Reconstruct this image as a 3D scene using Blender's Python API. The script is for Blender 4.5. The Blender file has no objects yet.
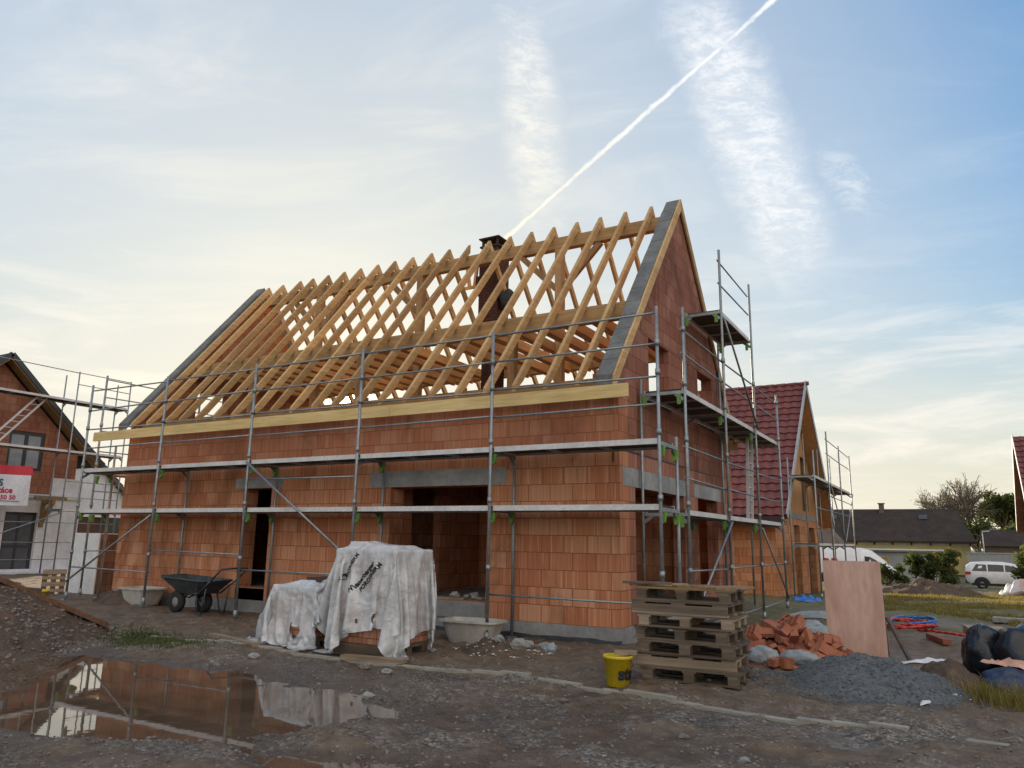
import bpy, bmesh, math, random, bisect
import numpy as np
from mathutils import Vector, Matrix, noise
from mathutils.geometry import tessellate_polygon
from mathutils.bvhtree import BVHTree

R = math.radians
rnd = random.Random(7)
sc = bpy.context.scene
COL = sc.collection

# ------------------------------------------------------------------ camera
cam_d = bpy.data.cameras.new("camera")
cam = bpy.data.objects.new("camera", cam_d)
COL.objects.link(cam)
cr = Vector((0.8648709857454323, 0.5017188594333233, 0.01662420237634325))
cu = Vector((0.0873789424501327, -0.1830708108359426, 0.9792088636425668))
cb = Vector((0.4943309604222871, -0.8454367299264893, -0.20217229597346778))
cam.matrix_world = Matrix(((cr.x, cu.x, cb.x, 4.1222), (cr.y, cu.y, cb.y, -10.1366),
                           (cr.z, cu.z, cb.z, 1.3963), (0, 0, 0, 1)))
cam_d.sensor_width = 36.0
cam_d.lens = 26.5063
cam_d.clip_start = 0.05
cam_d.clip_end = 3000
sc.camera = cam

# ------------------------------------------------------------------ light
SUN = Vector((-0.6693, 0.7218, 0.1762)).normalized()
SUN_EL = math.asin(SUN.z)
SUN_AZ = math.atan2(SUN.x, SUN.y)          # clockwise from +Y
SKY_STRENGTH = 0.10
SUN_STRENGTH = 3.0
sc.view_settings.view_transform = 'Standard'
sc.view_settings.look = 'None'
sc.view_settings.exposure = 1.42
sc.view_settings.gamma = 1.0
sc.view_settings.use_curve_mapping = False
sc.render.engine = 'CYCLES'
sc.cycles.use_denoising = True
sc.cycles.max_bounces = 6
sc.cycles.transparent_max_bounces = 8
sc.cycles.caustics_reflective = False
sc.cycles.caustics_refractive = False

sun_d = bpy.data.lights.new("sun", 'SUN')
sun_d.energy = SUN_STRENGTH
sun_d.angle = R(0.6)
sun_d.color = (1.0, 0.80, 0.56)
sun_o = bpy.data.objects.new("sun", sun_d)
COL.objects.link(sun_o)
sun_o.rotation_euler = SUN.to_track_quat('Z', 'Y').to_euler()
sun_o.location = SUN * 60


class NT:
    """small helper for node graphs"""
    def __init__(self, tree):
        self.t = tree
        self.n = tree.nodes
        self.l = tree.links

    def new(self, typ, **kw):
        nd = self.n.new(typ)
        for k, v in kw.items():
            setattr(nd, k, v)
        return nd

    def link(self, a, b):
        self.l.new(a, b)

    def put(self, sock, v):
        if isinstance(v, bpy.types.NodeSocket):
            self.l.new(v, sock)
        elif v is not None:
            if isinstance(v, (tuple, list, Vector)) and len(v) == 3 and sock.type == 'RGBA':
                v = (*v, 1.0)
            sock.default_value = v

    def math(self, op, a, b=None, c=None, clamp=False):
        nd = self.new('ShaderNodeMath', operation=op, use_clamp=clamp)
        self.put(nd.inputs[0], a)
        if b is not None:
            self.put(nd.inputs[1], b)
        if c is not None:
            self.put(nd.inputs[2], c)
        return nd.outputs[0]

    def vmath(self, op, a, b=None, out=0):
        nd = self.new('ShaderNodeVectorMath', operation=op)
        self.put(nd.inputs[0], a)
        if b is not None:
            if op == 'SCALE':
                self.put(nd.inputs['Scale'], b)
            else:
                self.put(nd.inputs[1], b)
        return nd.outputs[out]

    def dot(self, a, b):
        return self.vmath('DOT_PRODUCT', a, b, out=1)

    def mix(self, f, a, b, mode='MIX'):
        nd = self.new('ShaderNodeMix', data_type='RGBA', blend_type=mode)
        self.put(nd.inputs[0], f)
        self.put(nd.inputs[6], a)
        self.put(nd.inputs[7], b)
        return nd.outputs[2]

    def noise(self, vec, scale, detail=4.0, rough=0.55, dist=0.0, out=0):
        nd = self.new('ShaderNodeTexNoise')
        self.put(nd.inputs['Vector'], vec)
        nd.inputs['Scale'].default_value = scale
        nd.inputs['Detail'].default_value = detail
        nd.inputs['Roughness'].default_value = rough
        nd.inputs['Distortion'].default_value = dist
        return nd.outputs[out]

    def smooth(self, x, lo, hi, a=0.0, b=1.0):
        nd = self.new('ShaderNodeMapRange', interpolation_type='SMOOTHSTEP')
        self.put(nd.inputs[0], x)
        nd.inputs[1].default_value = lo
        nd.inputs[2].default_value = hi
        nd.inputs[3].default_value = a
        nd.inputs[4].default_value = b
        return nd.outputs[0]

    def ramp(self, fac, stops):
        nd = self.new('ShaderNodeValToRGB')
        self.put(nd.inputs[0], fac)
        el = nd.color_ramp.elements
        while len(el) > len(stops):
            el.remove(el[-1])
        while len(el) < len(stops):
            el.new(0.5)
        for e, (p, c) in zip(el, stops):
            e.position = p
            e.color = (*c, 1.0)
        return nd.outputs[0]

    def xyz(self, v):
        nd = self.new('ShaderNodeSeparateXYZ')
        self.put(nd.inputs[0], v)
        return nd.outputs

    def comb(self, x, y, z):
        nd = self.new('ShaderNodeCombineXYZ')
        for i, v in enumerate((x, y, z)):
            self.put(nd.inputs[i], v)
        return nd.outputs[0]


# ------------------------------------------------------------------ sky
world = bpy.data.worlds.new("World")
sc.world = world
world.use_nodes = True
w = NT(world.node_tree)
w.n.clear()
sky = w.new('ShaderNodeTexSky', sky_type='NISHITA')
sky.sun_disc = False
sky.sun_elevation = SUN_EL
sky.sun_rotation = SUN_AZ
sky.altitude = 200
sky.air_density = 1.0
sky.dust_density = 1.6
sky.ozone_density = 1.6
tc = w.new('ShaderNodeTexCoord')
D = w.vmath('NORMALIZE', tc.outputs['Generated'])
dx, dy, dz = w.xyz(D)
zc = w.math('MAXIMUM', dz, 0.02)
inv = w.math('DIVIDE', 1.0, w.math('ADD', zc, 0.12))
plane = w.comb(w.math('MULTIPLY', dx, inv), w.math('MULTIPLY', dy, inv), 0.0)   # flat cloud layer
sdot = w.dot(D, tuple(SUN))


def streak(a, b, half, soft, wob, wscale, lo=-0.02, fray=0.0):
    """a trail along the great circle from direction a to b; half width in radians"""
    a = Vector(a).normalized()
    b = Vector(b).normalized()
    n = a.cross(b).normalized()
    t = n.cross(a).normalized()
    length = a.angle(b)
    wn = w.noise(w.vmath('SCALE', D, wscale), 1.0, 6.0, 0.65)
    dist = w.math('ABSOLUTE', w.math('ADD', w.dot(D, tuple(n)),
                  w.math('MULTIPLY', w.math('SUBTRACT', wn, 0.5), wob)))
    al = w.math('ARCTAN2', w.dot(D, tuple(t)), w.dot(D, tuple(a)))
    m = w.smooth(dist, half, half + soft, 1.0, 0.0)
    m = w.math('MULTIPLY', m, w.smooth(al, lo, lo + 0.02 + fray, 0.0, 1.0))
    m = w.math('MULTIPLY', m, w.smooth(al, length - fray, length + 0.03, 1.0, 0.0))
    return m


# wispy streak clouds and the aircraft trail
fine = w.noise(w.comb(w.math('ADD', w.math('MULTIPLY', dx, 30.0), w.math('MULTIPLY', dz, 26.0)), w.math('MULTIPLY', dy, 30.0), w.math('MULTIPLY', dz, 70.0)), 1.0, 10.0, 0.74, 0.35)
finew = w.smooth(fine, 0.38, 0.66)
big = w.noise(plane, 1.1, 6.0, 0.6, 0.8)
c1 = streak((-0.486, 0.7889, 0.376), (-0.10, 0.783, 0.614), 0.0006, 0.0036, 0.0075, 55.0)
c1 = w.math('MULTIPLY', c1, w.math('ADD', 0.55, w.math('MULTIPLY', w.smooth(w.noise(w.vmath('SCALE', D, 30.0), 1.0, 5.0, 0.7), 0.3, 0.6), 0.45)))
c2 = streak((-0.215, 0.735, 0.645), (-0.1310, 0.9445, 0.301), 0.016, 0.045, 0.075, 9.0, fray=0.10)
c3 = streak((-0.388, 0.65, 0.655), (-0.430, 0.822, 0.370), 0.008, 0.040, 0.05, 9.0, fray=0.12)
c4 = streak((-0.095, 0.883, 0.46), (-0.060, 0.922, 0.385), 0.004, 0.022, 0.05, 14.0, fray=0.04)
c2 = w.math('MULTIPLY', c2, w.math('ADD', 0.34, w.math('MULTIPLY', finew, 0.50)))
c3 = w.math('MULTIPLY', c3, w.math('ADD', 0.26, w.math('MULTIPLY', finew, 0.44)))
c4 = w.math('MULTIPLY', w.math('MULTIPLY', c4, finew), 0.45)
# stretched cirrus layer
sx, sy, sz = w.xyz(plane)
band = w.comb(w.math('MULTIPLY', w.math('ADD', sx, w.math('MULTIPLY', sy, 0.55)), 0.75),
              w.math('MULTIPLY', w.math('SUBTRACT', sy, w.math('MULTIPLY', sx, 0.4)), 2.1), 0.0)
cir = w.noise(band, 1.25, 8.0, 0.62, 0.55)
cirm = w.math('MULTIPLY', w.math('MULTIPLY', w.smooth(cir, 0.44, 0.82), 0.55), w.smooth(dx, 0.0, -0.25, 0.45, 1.0))
low = w.noise(w.comb(w.math('MULTIPLY', dx, 5.0), w.math('MULTIPLY', dy, 5.0), w.math('MULTIPLY', dz, 30.0)), 1.0, 6.0, 0.6, 0.4)
lowm = w.math('MULTIPLY', w.smooth(low, 0.45, 0.70), w.smooth(dz, 0.42, 0.08, 0.0, 0.85))
veil = w.math('MULTIPLY', w.smooth(sdot, 0.35, 0.98), w.math('ADD', 0.10, w.math('MULTIPLY', big, 0.45)))
cl = w.math('MAXIMUM', w.math('MAXIMUM', c2, w.math('MULTIPLY', c1, 0.95)), w.math('MAXIMUM', c3, c4))
cl = w.math('MAXIMUM', cl, w.math('MAXIMUM', cirm, lowm))
skyc = w.vmath('SCALE', sky.outputs[0], SKY_STRENGTH)
# sky brightness compressed by a tone curve, most strongly around the sun
lum = w.dot(skyc, (0.30, 0.45, 0.25))
skyc = w.vmath('SCALE', skyc, w.math('DIVIDE', 1.50, w.math('ADD', 1.0, w.math('MULTIPLY', lum, 4.1))))
hs = w.new('ShaderNodeHueSaturation')
w.put(hs.inputs['Saturation'], w.math('MULTIPLY', w.smooth(sdot, 0.40, 0.97, 1.8, 0.75), w.smooth(dz, 0.0, 0.30, 0.75, 1.0)))
w.put(hs.inputs['Color'], skyc)
skyc = w.vmath('MULTIPLY', hs.outputs[0], (0.95, 1.045, 1.08))
# cloud light: white, a little warm near the horizon and the sun
warm = w.smooth(dz, 0.0, 0.45, 1.0, 0.0)
ccol = w.mix(warm, (0.385, 0.39, 0.395), (0.385, 0.355, 0.305))
ccol = w.mix(w.smooth(sdot, 0.80, 1.0), ccol, (0.43, 0.395, 0.32))
veilcol = w.mix(warm, (0.29, 0.305, 0.315), (0.355, 0.325, 0.27))
c = w.mix(veil, skyc, veilcol)
c = w.mix(w.smooth(dz, 0.30, 0.03, 0.0, 0.62), c, (0.345, 0.318, 0.268))
c = w.mix(cl, c, ccol)
# unseen cloud bank added behind the camera to lift the shaded front wall
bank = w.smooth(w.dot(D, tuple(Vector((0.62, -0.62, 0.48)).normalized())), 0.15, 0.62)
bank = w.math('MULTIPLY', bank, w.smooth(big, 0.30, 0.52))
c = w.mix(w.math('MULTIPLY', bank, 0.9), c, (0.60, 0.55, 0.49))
# the solar disc itself, seen through thin cloud, and its aureole
disc = w.smooth(sdot, math.cos(R(0.80)), math.cos(R(0.42)), 0.0, 9.0)
aur = w.math('MULTIPLY', w.math('POWER', w.math('MAXIMUM', sdot, 0.0), 900.0), 0.30)
glow = w.vmath('SCALE', (1.0, 0.82, 0.50), w.math('ADD', disc, aur))
c = w.vmath('ADD', c, glow)
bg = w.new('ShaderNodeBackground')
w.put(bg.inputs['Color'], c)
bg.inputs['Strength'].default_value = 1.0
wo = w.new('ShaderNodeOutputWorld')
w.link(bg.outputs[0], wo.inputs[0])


# ------------------------------------------------------------------ materials
def new_mat(name):
    m = bpy.data.materials.new(name)
    m.use_nodes = True
    t = NT(m.node_tree)
    t.n.clear()
    p = t.new('ShaderNodeBsdfPrincipled')
    o = t.new('ShaderNodeOutputMaterial')
    t.link(p.outputs[0], o.inputs[0])
    co = t.new('ShaderNodeTexCoord')
    return m, t, p, co.outputs['Object']


def bump(t, p, h, strength=0.4, dist=0.01):
    b = t.new('ShaderNodeBump')
    b.inputs['Strength'].default_value = strength
    b.inputs['Distance'].default_value = dist
    t.put(b.inputs['Height'], h)
    t.link(b.outputs[0], p.inputs['Normal'])


def mottled(name, c1, c2, scale=4.0, rough=0.8, metal=0.0, bs=0.3, bd=0.01, stretch=(1, 1, 1), c3=None, spec=0.5):
    """two or three tones broken up by noise, with bump"""
    m, t, p, co = new_mat(name)
    v = t.vmath('MULTIPLY', co, stretch)
    n = t.noise(v, scale, 7.0, 0.62, 0.4)
    stops = [(0.33, c1), (0.68, c2)] if c3 is None else [(0.28, c1), (0.5, c2), (0.72, c3)]
    col = t.ramp(n, stops)
    f = t.noise(v, scale * 7, 4.0, 0.6)
    col = t.mix(t.smooth(f, 0.35, 0.7, 0.0, 0.28), col, tuple(x * 0.55 for x in c1))
    t.put(p.inputs['Base Color'], col)
    t.put(p.inputs['Roughness'], t.math('ADD', rough - 0.1, t.math('MULTIPLY', f, 0.2)))
    p.inputs['Metallic'].default_value = metal
    p.inputs['Specular IOR Level'].default_value = spec
    bump(t, p, t.math('ADD', n, t.math('MULTIPLY', f, 0.5)), bs, bd)
    return m


def block_mat(name, cols, row=0.25, length=0.37, z0=0.22, groove=38.0, dark=1.0, stain=0.55):
    """hollow clay blocks in running bond, ribbed faces, thin joints"""
    m, t, p, co = new_mat(name)
    x, y, z = t.xyz(co)
    u = t.math('ADD', x, y)
    vz = t.math('SUBTRACT', z, z0)
    bv = t.comb(u, vz, 0.0)
    br = t.new('ShaderNodeTexBrick', offset=0.37, squash=1.0)
    t.put(br.inputs['Vector'], bv)
    br.inputs['Scale'].default_value = 1.0
    br.inputs['Brick Width'].default_value = length
    br.inputs['Row Height'].default_value = row
    br.inputs['Mortar Size'].default_value = 0.0045
    br.inputs['Mortar Smooth'].default_value = 0.2
    br.inputs['Color1'].default_value = (0, 0, 0, 1)
    br.inputs['Color2'].default_value = (1, 1, 1, 1)
    br.inputs['Mortar'].default_value = (0.5, 0.5, 0.5, 1)
    rnd_block = br.outputs['Color']
    col = t.ramp(rnd_block, [(0.05, cols[0]), (0.35, cols[1]), (0.65, cols[2]), (0.95, cols[3])])
    # ribs: narrow vertical strips whose tone changes block by block
    row_id = t.math('FLOOR', t.math('DIVIDE', vz, row))
    sv = t.comb(t.math('MULTIPLY', u, 24.0), t.math('MULTIPLY', row_id, 3.7), t.math('MULTIPLY', z, 0.5))
    st = t.noise(sv, 1.0, 3.0, 0.7)
    col = t.mix(t.smooth(st, 0.50, 0.72, 0.0, 0.60), col, tuple(min(1, c * 1.35 + 0.03) for c in cols[3]))
    col = t.mix(t.smooth(st, 0.48, 0.28, 0.0, 0.60), col, tuple(c * 0.72 for c in cols[0]))
    # the courses above the first ceiling are darker, redder blocks
    up = t.math('MULTIPLY', t.smooth(z, 2.69, 2.73), t.smooth(t.noise(t.comb(t.math('MULTIPLY', u, 0.35), 0.0, z), 1.0, 3.0, 0.6), 0.30, 0.62, 0.95, 0.55))
    col = t.mix(up, col, t.mix(0.55, col, (0.19, 0.062, 0.042)))
    # damp stains running down the wall
    dn = t.noise(t.comb(t.math('MULTIPLY', u, 0.9), 0.0, t.math('MULTIPLY', z, 0.45)), 1.0, 6.0, 0.65, 0.7)
    col = t.mix(t.smooth(dn, 0.50, 0.66, 0.0, stain), col, tuple(c * 0.36 for c in cols[0]))
    gn = t.noise(co, 30.0, 4.0, 0.7)
    col = t.mix(t.smooth(gn, 0.4, 0.75, 0.0, 0.3), col, cols[1])
    col = t.mix(br.outputs['Fac'], col, tuple(c * 0.42 for c in cols[0]))
    t.put(p.inputs['Base Color'], col)
    p.inputs['Roughness'].default_value = 0.92
    p.inputs['Specular IOR Level'].default_value = 0.25
    wv = t.math('SINE', t.math('MULTIPLY', u, 2 * math.pi * groove))
    h = t.math('SUBTRACT', t.math('MULTIPLY', wv, 0.15), t.math('MULTIPLY', br.outputs['Fac'], 1.0))
    h = t.math('ADD', h, t.math('MULTIPLY', gn, 0.4))
    bump(t, p, h, 0.6, 0.006)
    return m


def wood_mat(name, c1, c2, axis=0, rough=0.75, scale=9.0):
    m, t, p, co = new_mat(name)
    s = [1.0, 1.0, 1.0]
    s[axis] = 0.07
    v = t.vmath('MULTIPLY', co, tuple(s))
    n = t.noise(v, scale, 6.0, 0.6, 1.2)
    g = t.noise(v, scale * 5, 3.0, 0.6, 0.3)
    pn = t.noise(co, 0.9, 3.0, 0.5)
    col = t.ramp(n, [(0.3, c1), (0.7, c2)])
    col = t.mix(t.smooth(g, 0.45, 0.7, 0.0, 0.4), col, tuple(c * 0.6 for c in c1))
    col = t.mix(t.smooth(pn, 0.45, 0.7, 0.0, 0.35), col, tuple(c * 0.6 for c in c1))
    oi = t.new('ShaderNodeObjectInfo')                     # every timber has its own tone
    vr = t.ramp(oi.outputs['Random'], [(0.0, (0.70, 0.66, 0.62)), (0.5, (0.98, 0.97, 0.95)), (1.0, (1.16, 1.15, 1.12))])
    col = t.mix(1.0, col, vr, 'MULTIPLY')
    t.put(p.inputs['Base Color'], col)
    p.inputs['Roughness'].default_value = rough
    p.inputs['Specular IOR Level'].default_value = 0.3
    bump(t, p, g, 0.25, 0.004)
    return m


def plain(name, c, rough=0.6, metal=0.0, spec=0.5):
    return mottled(name, tuple(x * 0.82 for x in c), tuple(min(1, x * 1.1) for x in c), 6.0, rough, metal, 0.12, 0.004, spec=spec)


M = {}
BR = [(0.44, 0.165, 0.080), (0.49, 0.20, 0.10), (0.525, 0.23, 0.12), (0.56, 0.285, 0.165)]
M['block'] = block_mat("clay_block", BR)
M['block_grey'] = block_mat('clay_block_dimmed', [(0.12, 0.085, 0.07), (0.15, 0.10, 0.085), (0.17, 0.12, 0.10), (0.20, 0.145, 0.12)], stain=0.3)  # shade put into the colour: darkened against orange bounce off the gable
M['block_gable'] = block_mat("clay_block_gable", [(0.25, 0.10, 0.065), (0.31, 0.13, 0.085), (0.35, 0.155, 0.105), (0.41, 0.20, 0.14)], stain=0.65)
M['block_orange'] = block_mat("clay_block_neighbour", [(0.40, 0.16, 0.07), (0.48, 0.21, 0.10), (0.52, 0.24, 0.12), (0.56, 0.28, 0.15)], stain=0.3)
M['block_old'] = block_mat("clay_block_weathered", [(0.28, 0.12, 0.07), (0.34, 0.16, 0.10), (0.36, 0.18, 0.12), (0.40, 0.21, 0.14)], stain=0.5)
M['concrete'] = mottled("concrete", (0.20, 0.20, 0.195), (0.34, 0.335, 0.32), 2.2, 0.9, bs=0.25)
M['lintel'] = mottled("lintel_concrete", (0.22, 0.23, 0.23), (0.40, 0.40, 0.39), 1.3, 0.85, bs=0.2)
M['foil'] = mottled("black_foil", (0.012, 0.014, 0.018), (0.03, 0.033, 0.04), 9.0, 0.45, bs=0.6, bd=0.02)
M['coping'] = mottled("grey_roofing_felt", (0.11, 0.115, 0.115), (0.20, 0.205, 0.20), 3.0, 0.9, bs=0.5, bd=0.02)
M['rafter'] = wood_mat("rafter_timber", (0.44, 0.27, 0.115), (0.64, 0.43, 0.21), axis=1)
M['beam'] = wood_mat("beam_timber", (0.32, 0.19, 0.08), (0.50, 0.33, 0.16), axis=0)
M['board'] = wood_mat("pale_board", (0.60, 0.43, 0.18), (0.74, 0.57, 0.29), axis=0, scale=6.0)
M['tie'] = wood_mat("tie_timber", (0.48, 0.25, 0.085), (0.66, 0.38, 0.15), axis=1)
M['post'] = wood_mat("post_timber", (0.32, 0.19, 0.09), (0.50, 0.32, 0.16), axis=2)
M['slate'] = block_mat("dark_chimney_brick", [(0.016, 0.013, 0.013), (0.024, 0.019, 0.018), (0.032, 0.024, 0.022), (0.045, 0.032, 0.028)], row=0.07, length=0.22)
M['steel'] = mottled("galvanised_steel", (0.22, 0.245, 0.26), (0.36, 0.39, 0.40), 7.0, 0.5, 0.65, 0.1, 0.003)
M['alu'] = mottled("deck_edge", (0.52, 0.52, 0.51), (0.70, 0.69, 0.68), 3.0, 0.55, 0.15, 0.1, 0.003)
M['deckwood'] = wood_mat("deck_plywood", (0.055, 0.045, 0.038), (0.11, 0.085, 0.07), axis=0)
M['green'] = plain("green_paint", (0.16, 0.38, 0.05), 0.5)
M['rust'] = mottled("rusty_steel", (0.10, 0.05, 0.03), (0.22, 0.11, 0.06), 8.0, 0.8, 0.3)
M['dark'] = plain("dark_interior", (0.02, 0.018, 0.017), 0.9)
M['glass'] = plain("window_glass", (0.03, 0.035, 0.04), 0.06)
M['frame_dark'] = plain("anthracite_frame", (0.035, 0.038, 0.042), 0.4)
M['render_white'] = mottled("white_render", (0.62, 0.63, 0.66), (0.76, 0.77, 0.79), 0.9, 0.9, bs=0.1)
M['yellow_wall'] = mottled("yellow_plaster", (0.44, 0.36, 0.15), (0.55, 0.46, 0.22), 0.3, 0.9)
M['grey_wall'] = mottled("grey_plaster", (0.24, 0.25, 0.25), (0.36, 0.37, 0.36), 0.4, 0.9)
M['clad'] = wood_mat("orange_wood_panel", (0.44, 0.225, 0.095), (0.60, 0.335, 0.155), axis=2, scale=4.0)
M['tile'] = mottled("red_roof_tile", (0.125, 0.031, 0.025), (0.20, 0.055, 0.042), 2.0, 0.55, bs=0.2)
M['tile_old'] = mottled("brown_roof_tile", (0.024, 0.017, 0.013), (0.048, 0.033, 0.025), 0.9, 0.95, bs=0.6, bd=0.05)
M['tile_grey'] = mottled("weathered_tile", (0.10, 0.075, 0.06), (0.18, 0.13, 0.10), 0.9, 0.85, bs=0.6, bd=0.05)
M['sheet'] = mottled("zinc_sheet", (0.36, 0.37, 0.39), (0.50, 0.51, 0.53), 2.0, 0.5, 0.5)
M['pallet'] = wood_mat("pallet_wood", (0.075, 0.056, 0.042), (0.20, 0.155, 0.115), axis=0)
M['pallet_pale'] = wood_mat("pallet_wood_pale", (0.22, 0.165, 0.115), (0.36, 0.285, 0.205), axis=0)
M['pallet_yellow'] = wood_mat("pallet_wood_yellow", (0.24, 0.15, 0.06), (0.38, 0.25, 0.11), axis=0)
M['yellow'] = mottled("yellow_plastic", (0.55, 0.40, 0.01), (0.74, 0.56, 0.02), 5.0, 0.4, bs=0.05)
M['black'] = plain("black_paint", (0.012, 0.012, 0.013), 0.5)
M['rubber'] = plain("black_rubber", (0.018, 0.018, 0.018), 0.8)
M['white_plastic'] = mottled("white_plastic", (0.40, 0.37, 0.33), (0.56, 0.53, 0.48), 6.0, 0.45, bs=0.1)
M['barrow'] = mottled("barrow_steel", (0.035, 0.045, 0.05), (0.08, 0.095, 0.10), 8.0, 0.6, 0.3)
M['bag'] = mottled("black_plastic_bag", (0.008, 0.010, 0.015), (0.016, 0.019, 0.027), 3.0, 0.25, bs=0.3, bd=0.03)
M['bag_blue'] = mottled("dark_blue_bag", (0.010, 0.022, 0.055), (0.022, 0.04, 0.09), 3.0, 0.35, bs=0.5, bd=0.03)
M['bag_grey'] = mottled("grey_sack", (0.20, 0.23, 0.25), (0.34, 0.37, 0.38), 5.0, 0.6, bs=0.5, bd=0.02)
M['peach'] = mottled("peach_film", (0.55, 0.27, 0.18), (0.70, 0.45, 0.34), 5.0, 0.5, bs=0.4)
M['white_film'] = mottled("white_film", (0.55, 0.56, 0.58), (0.72, 0.73, 0.74), 5.0, 0.4, bs=0.4)
M['blue'] = plain("blue_plastic", (0.03, 0.16, 0.50), 0.4)
M['red'] = plain("red_plastic", (0.50, 0.04, 0.03), 0.45)
M['shard'] = mottled("broken_clay", (0.26, 0.085, 0.045), (0.42, 0.16, 0.085), 5.0, 0.9, bs=0.4)
M['shard_dark'] = mottled("wet_broken_clay", (0.15, 0.045, 0.028), (0.27, 0.085, 0.05), 5.0, 0.8, bs=0.4)
M['panel'] = mottled("pink_plywood", (0.42, 0.24, 0.18), (0.55, 0.36, 0.29), 2.2, 0.8, bs=0.1, stretch=(1, 1, 0.25), c3=(0.58, 0.44, 0.38))
M['gravel'] = mottled("blue_grey_gravel", (0.075, 0.085, 0.095), (0.17, 0.185, 0.195), 24.0, 0.85, bs=1.0, bd=0.02)
M['stone'] = mottled("pebble", (0.10, 0.083, 0.070), (0.25, 0.215, 0.19), 5.0, 0.8, bs=0.2)
M['soil'] = mottled("bare_soil", (0.055, 0.036, 0.025), (0.135, 0.090, 0.062), 3.0, 0.95, bs=1.0, bd=0.05)
M['debris'] = mottled("pale_debris", (0.40, 0.37, 0.33), (0.62, 0.60, 0.56), 5.0, 0.8)
def leaf_mat(name, c1, c2, scale=0.8):
    m, t, p, co = new_mat(name)
    n = t.noise(co, scale, 5.0, 0.6)
    col = t.ramp(n, [(0.32, c1), (0.68, c2)])
    t.put(p.inputs['Base Color'], col)
    p.inputs['Roughness'].default_value = 0.75
    p.inputs['Specular IOR Level'].default_value = 0.2
    tr = t.new('ShaderNodeBsdfTranslucent')
    t.put(tr.inputs['Color'], t.mix(1.0, col, (1.5, 1.5, 0.9), 'MULTIPLY'))
    mx = t.new('ShaderNodeMixShader')
    mx.inputs[0].default_value = 0.45
    t.link(p.outputs[0], mx.inputs[1])
    t.link(tr.outputs[0], mx.inputs[2])
    o = [x for x in t.n if x.type == 'OUTPUT_MATERIAL'][0]
    t.link(mx.outputs[0], o.inputs[0])
    return m


M['leafdry'] = leaf_mat("dry_grass", (0.17, 0.14, 0.045), (0.33, 0.26, 0.10), 3.0)
M['leaf'] = leaf_mat("green_leaf", (0.06, 0.085, 0.025), (0.12, 0.14, 0.045))
M['leaf_yellow'] = leaf_mat("yellowing_leaf", (0.13, 0.115, 0.042), (0.24, 0.19, 0.075))
M['leaf_dark'] = leaf_mat("dark_leaf", (0.045, 0.065, 0.025), (0.09, 0.11, 0.04))
M['bark'] = mottled("bark", (0.13, 0.105, 0.08), (0.22, 0.18, 0.14), 4.0, 0.95)  # lightened so the haze over distant branches is in the colour
M['kerb'] = mottled("kerb_concrete", (0.22, 0.205, 0.165), (0.36, 0.335, 0.28), 3.0, 0.9, bs=0.4)
M['car_white'] = mottled("white_car_paint", (0.70, 0.70, 0.70), (0.78, 0.78, 0.78), 0.5, 0.25, bs=0.0)
M['tail'] = plain("tail_light", (0.45, 0.02, 0.02), 0.2)
M['banner_red'] = mottled("banner_red", (0.50, 0.03, 0.05), (0.60, 0.05, 0.07), 2.0, 0.6, bs=0.1)
M['banner_white'] = mottled("banner_white", (0.62, 0.66, 0.70), (0.72, 0.75, 0.78), 1.5, 0.6, bs=0.1)
M['ink_blue'] = plain("banner_ink_blue", (0.05, 0.11, 0.17), 0.6)
M['ink_red'] = plain("banner_ink_red", (0.50, 0.03, 0.09), 0.6)
M['roof_lamp'] = plain("lamp_grey", (0.45, 0.46, 0.46), 0.5)


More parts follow.
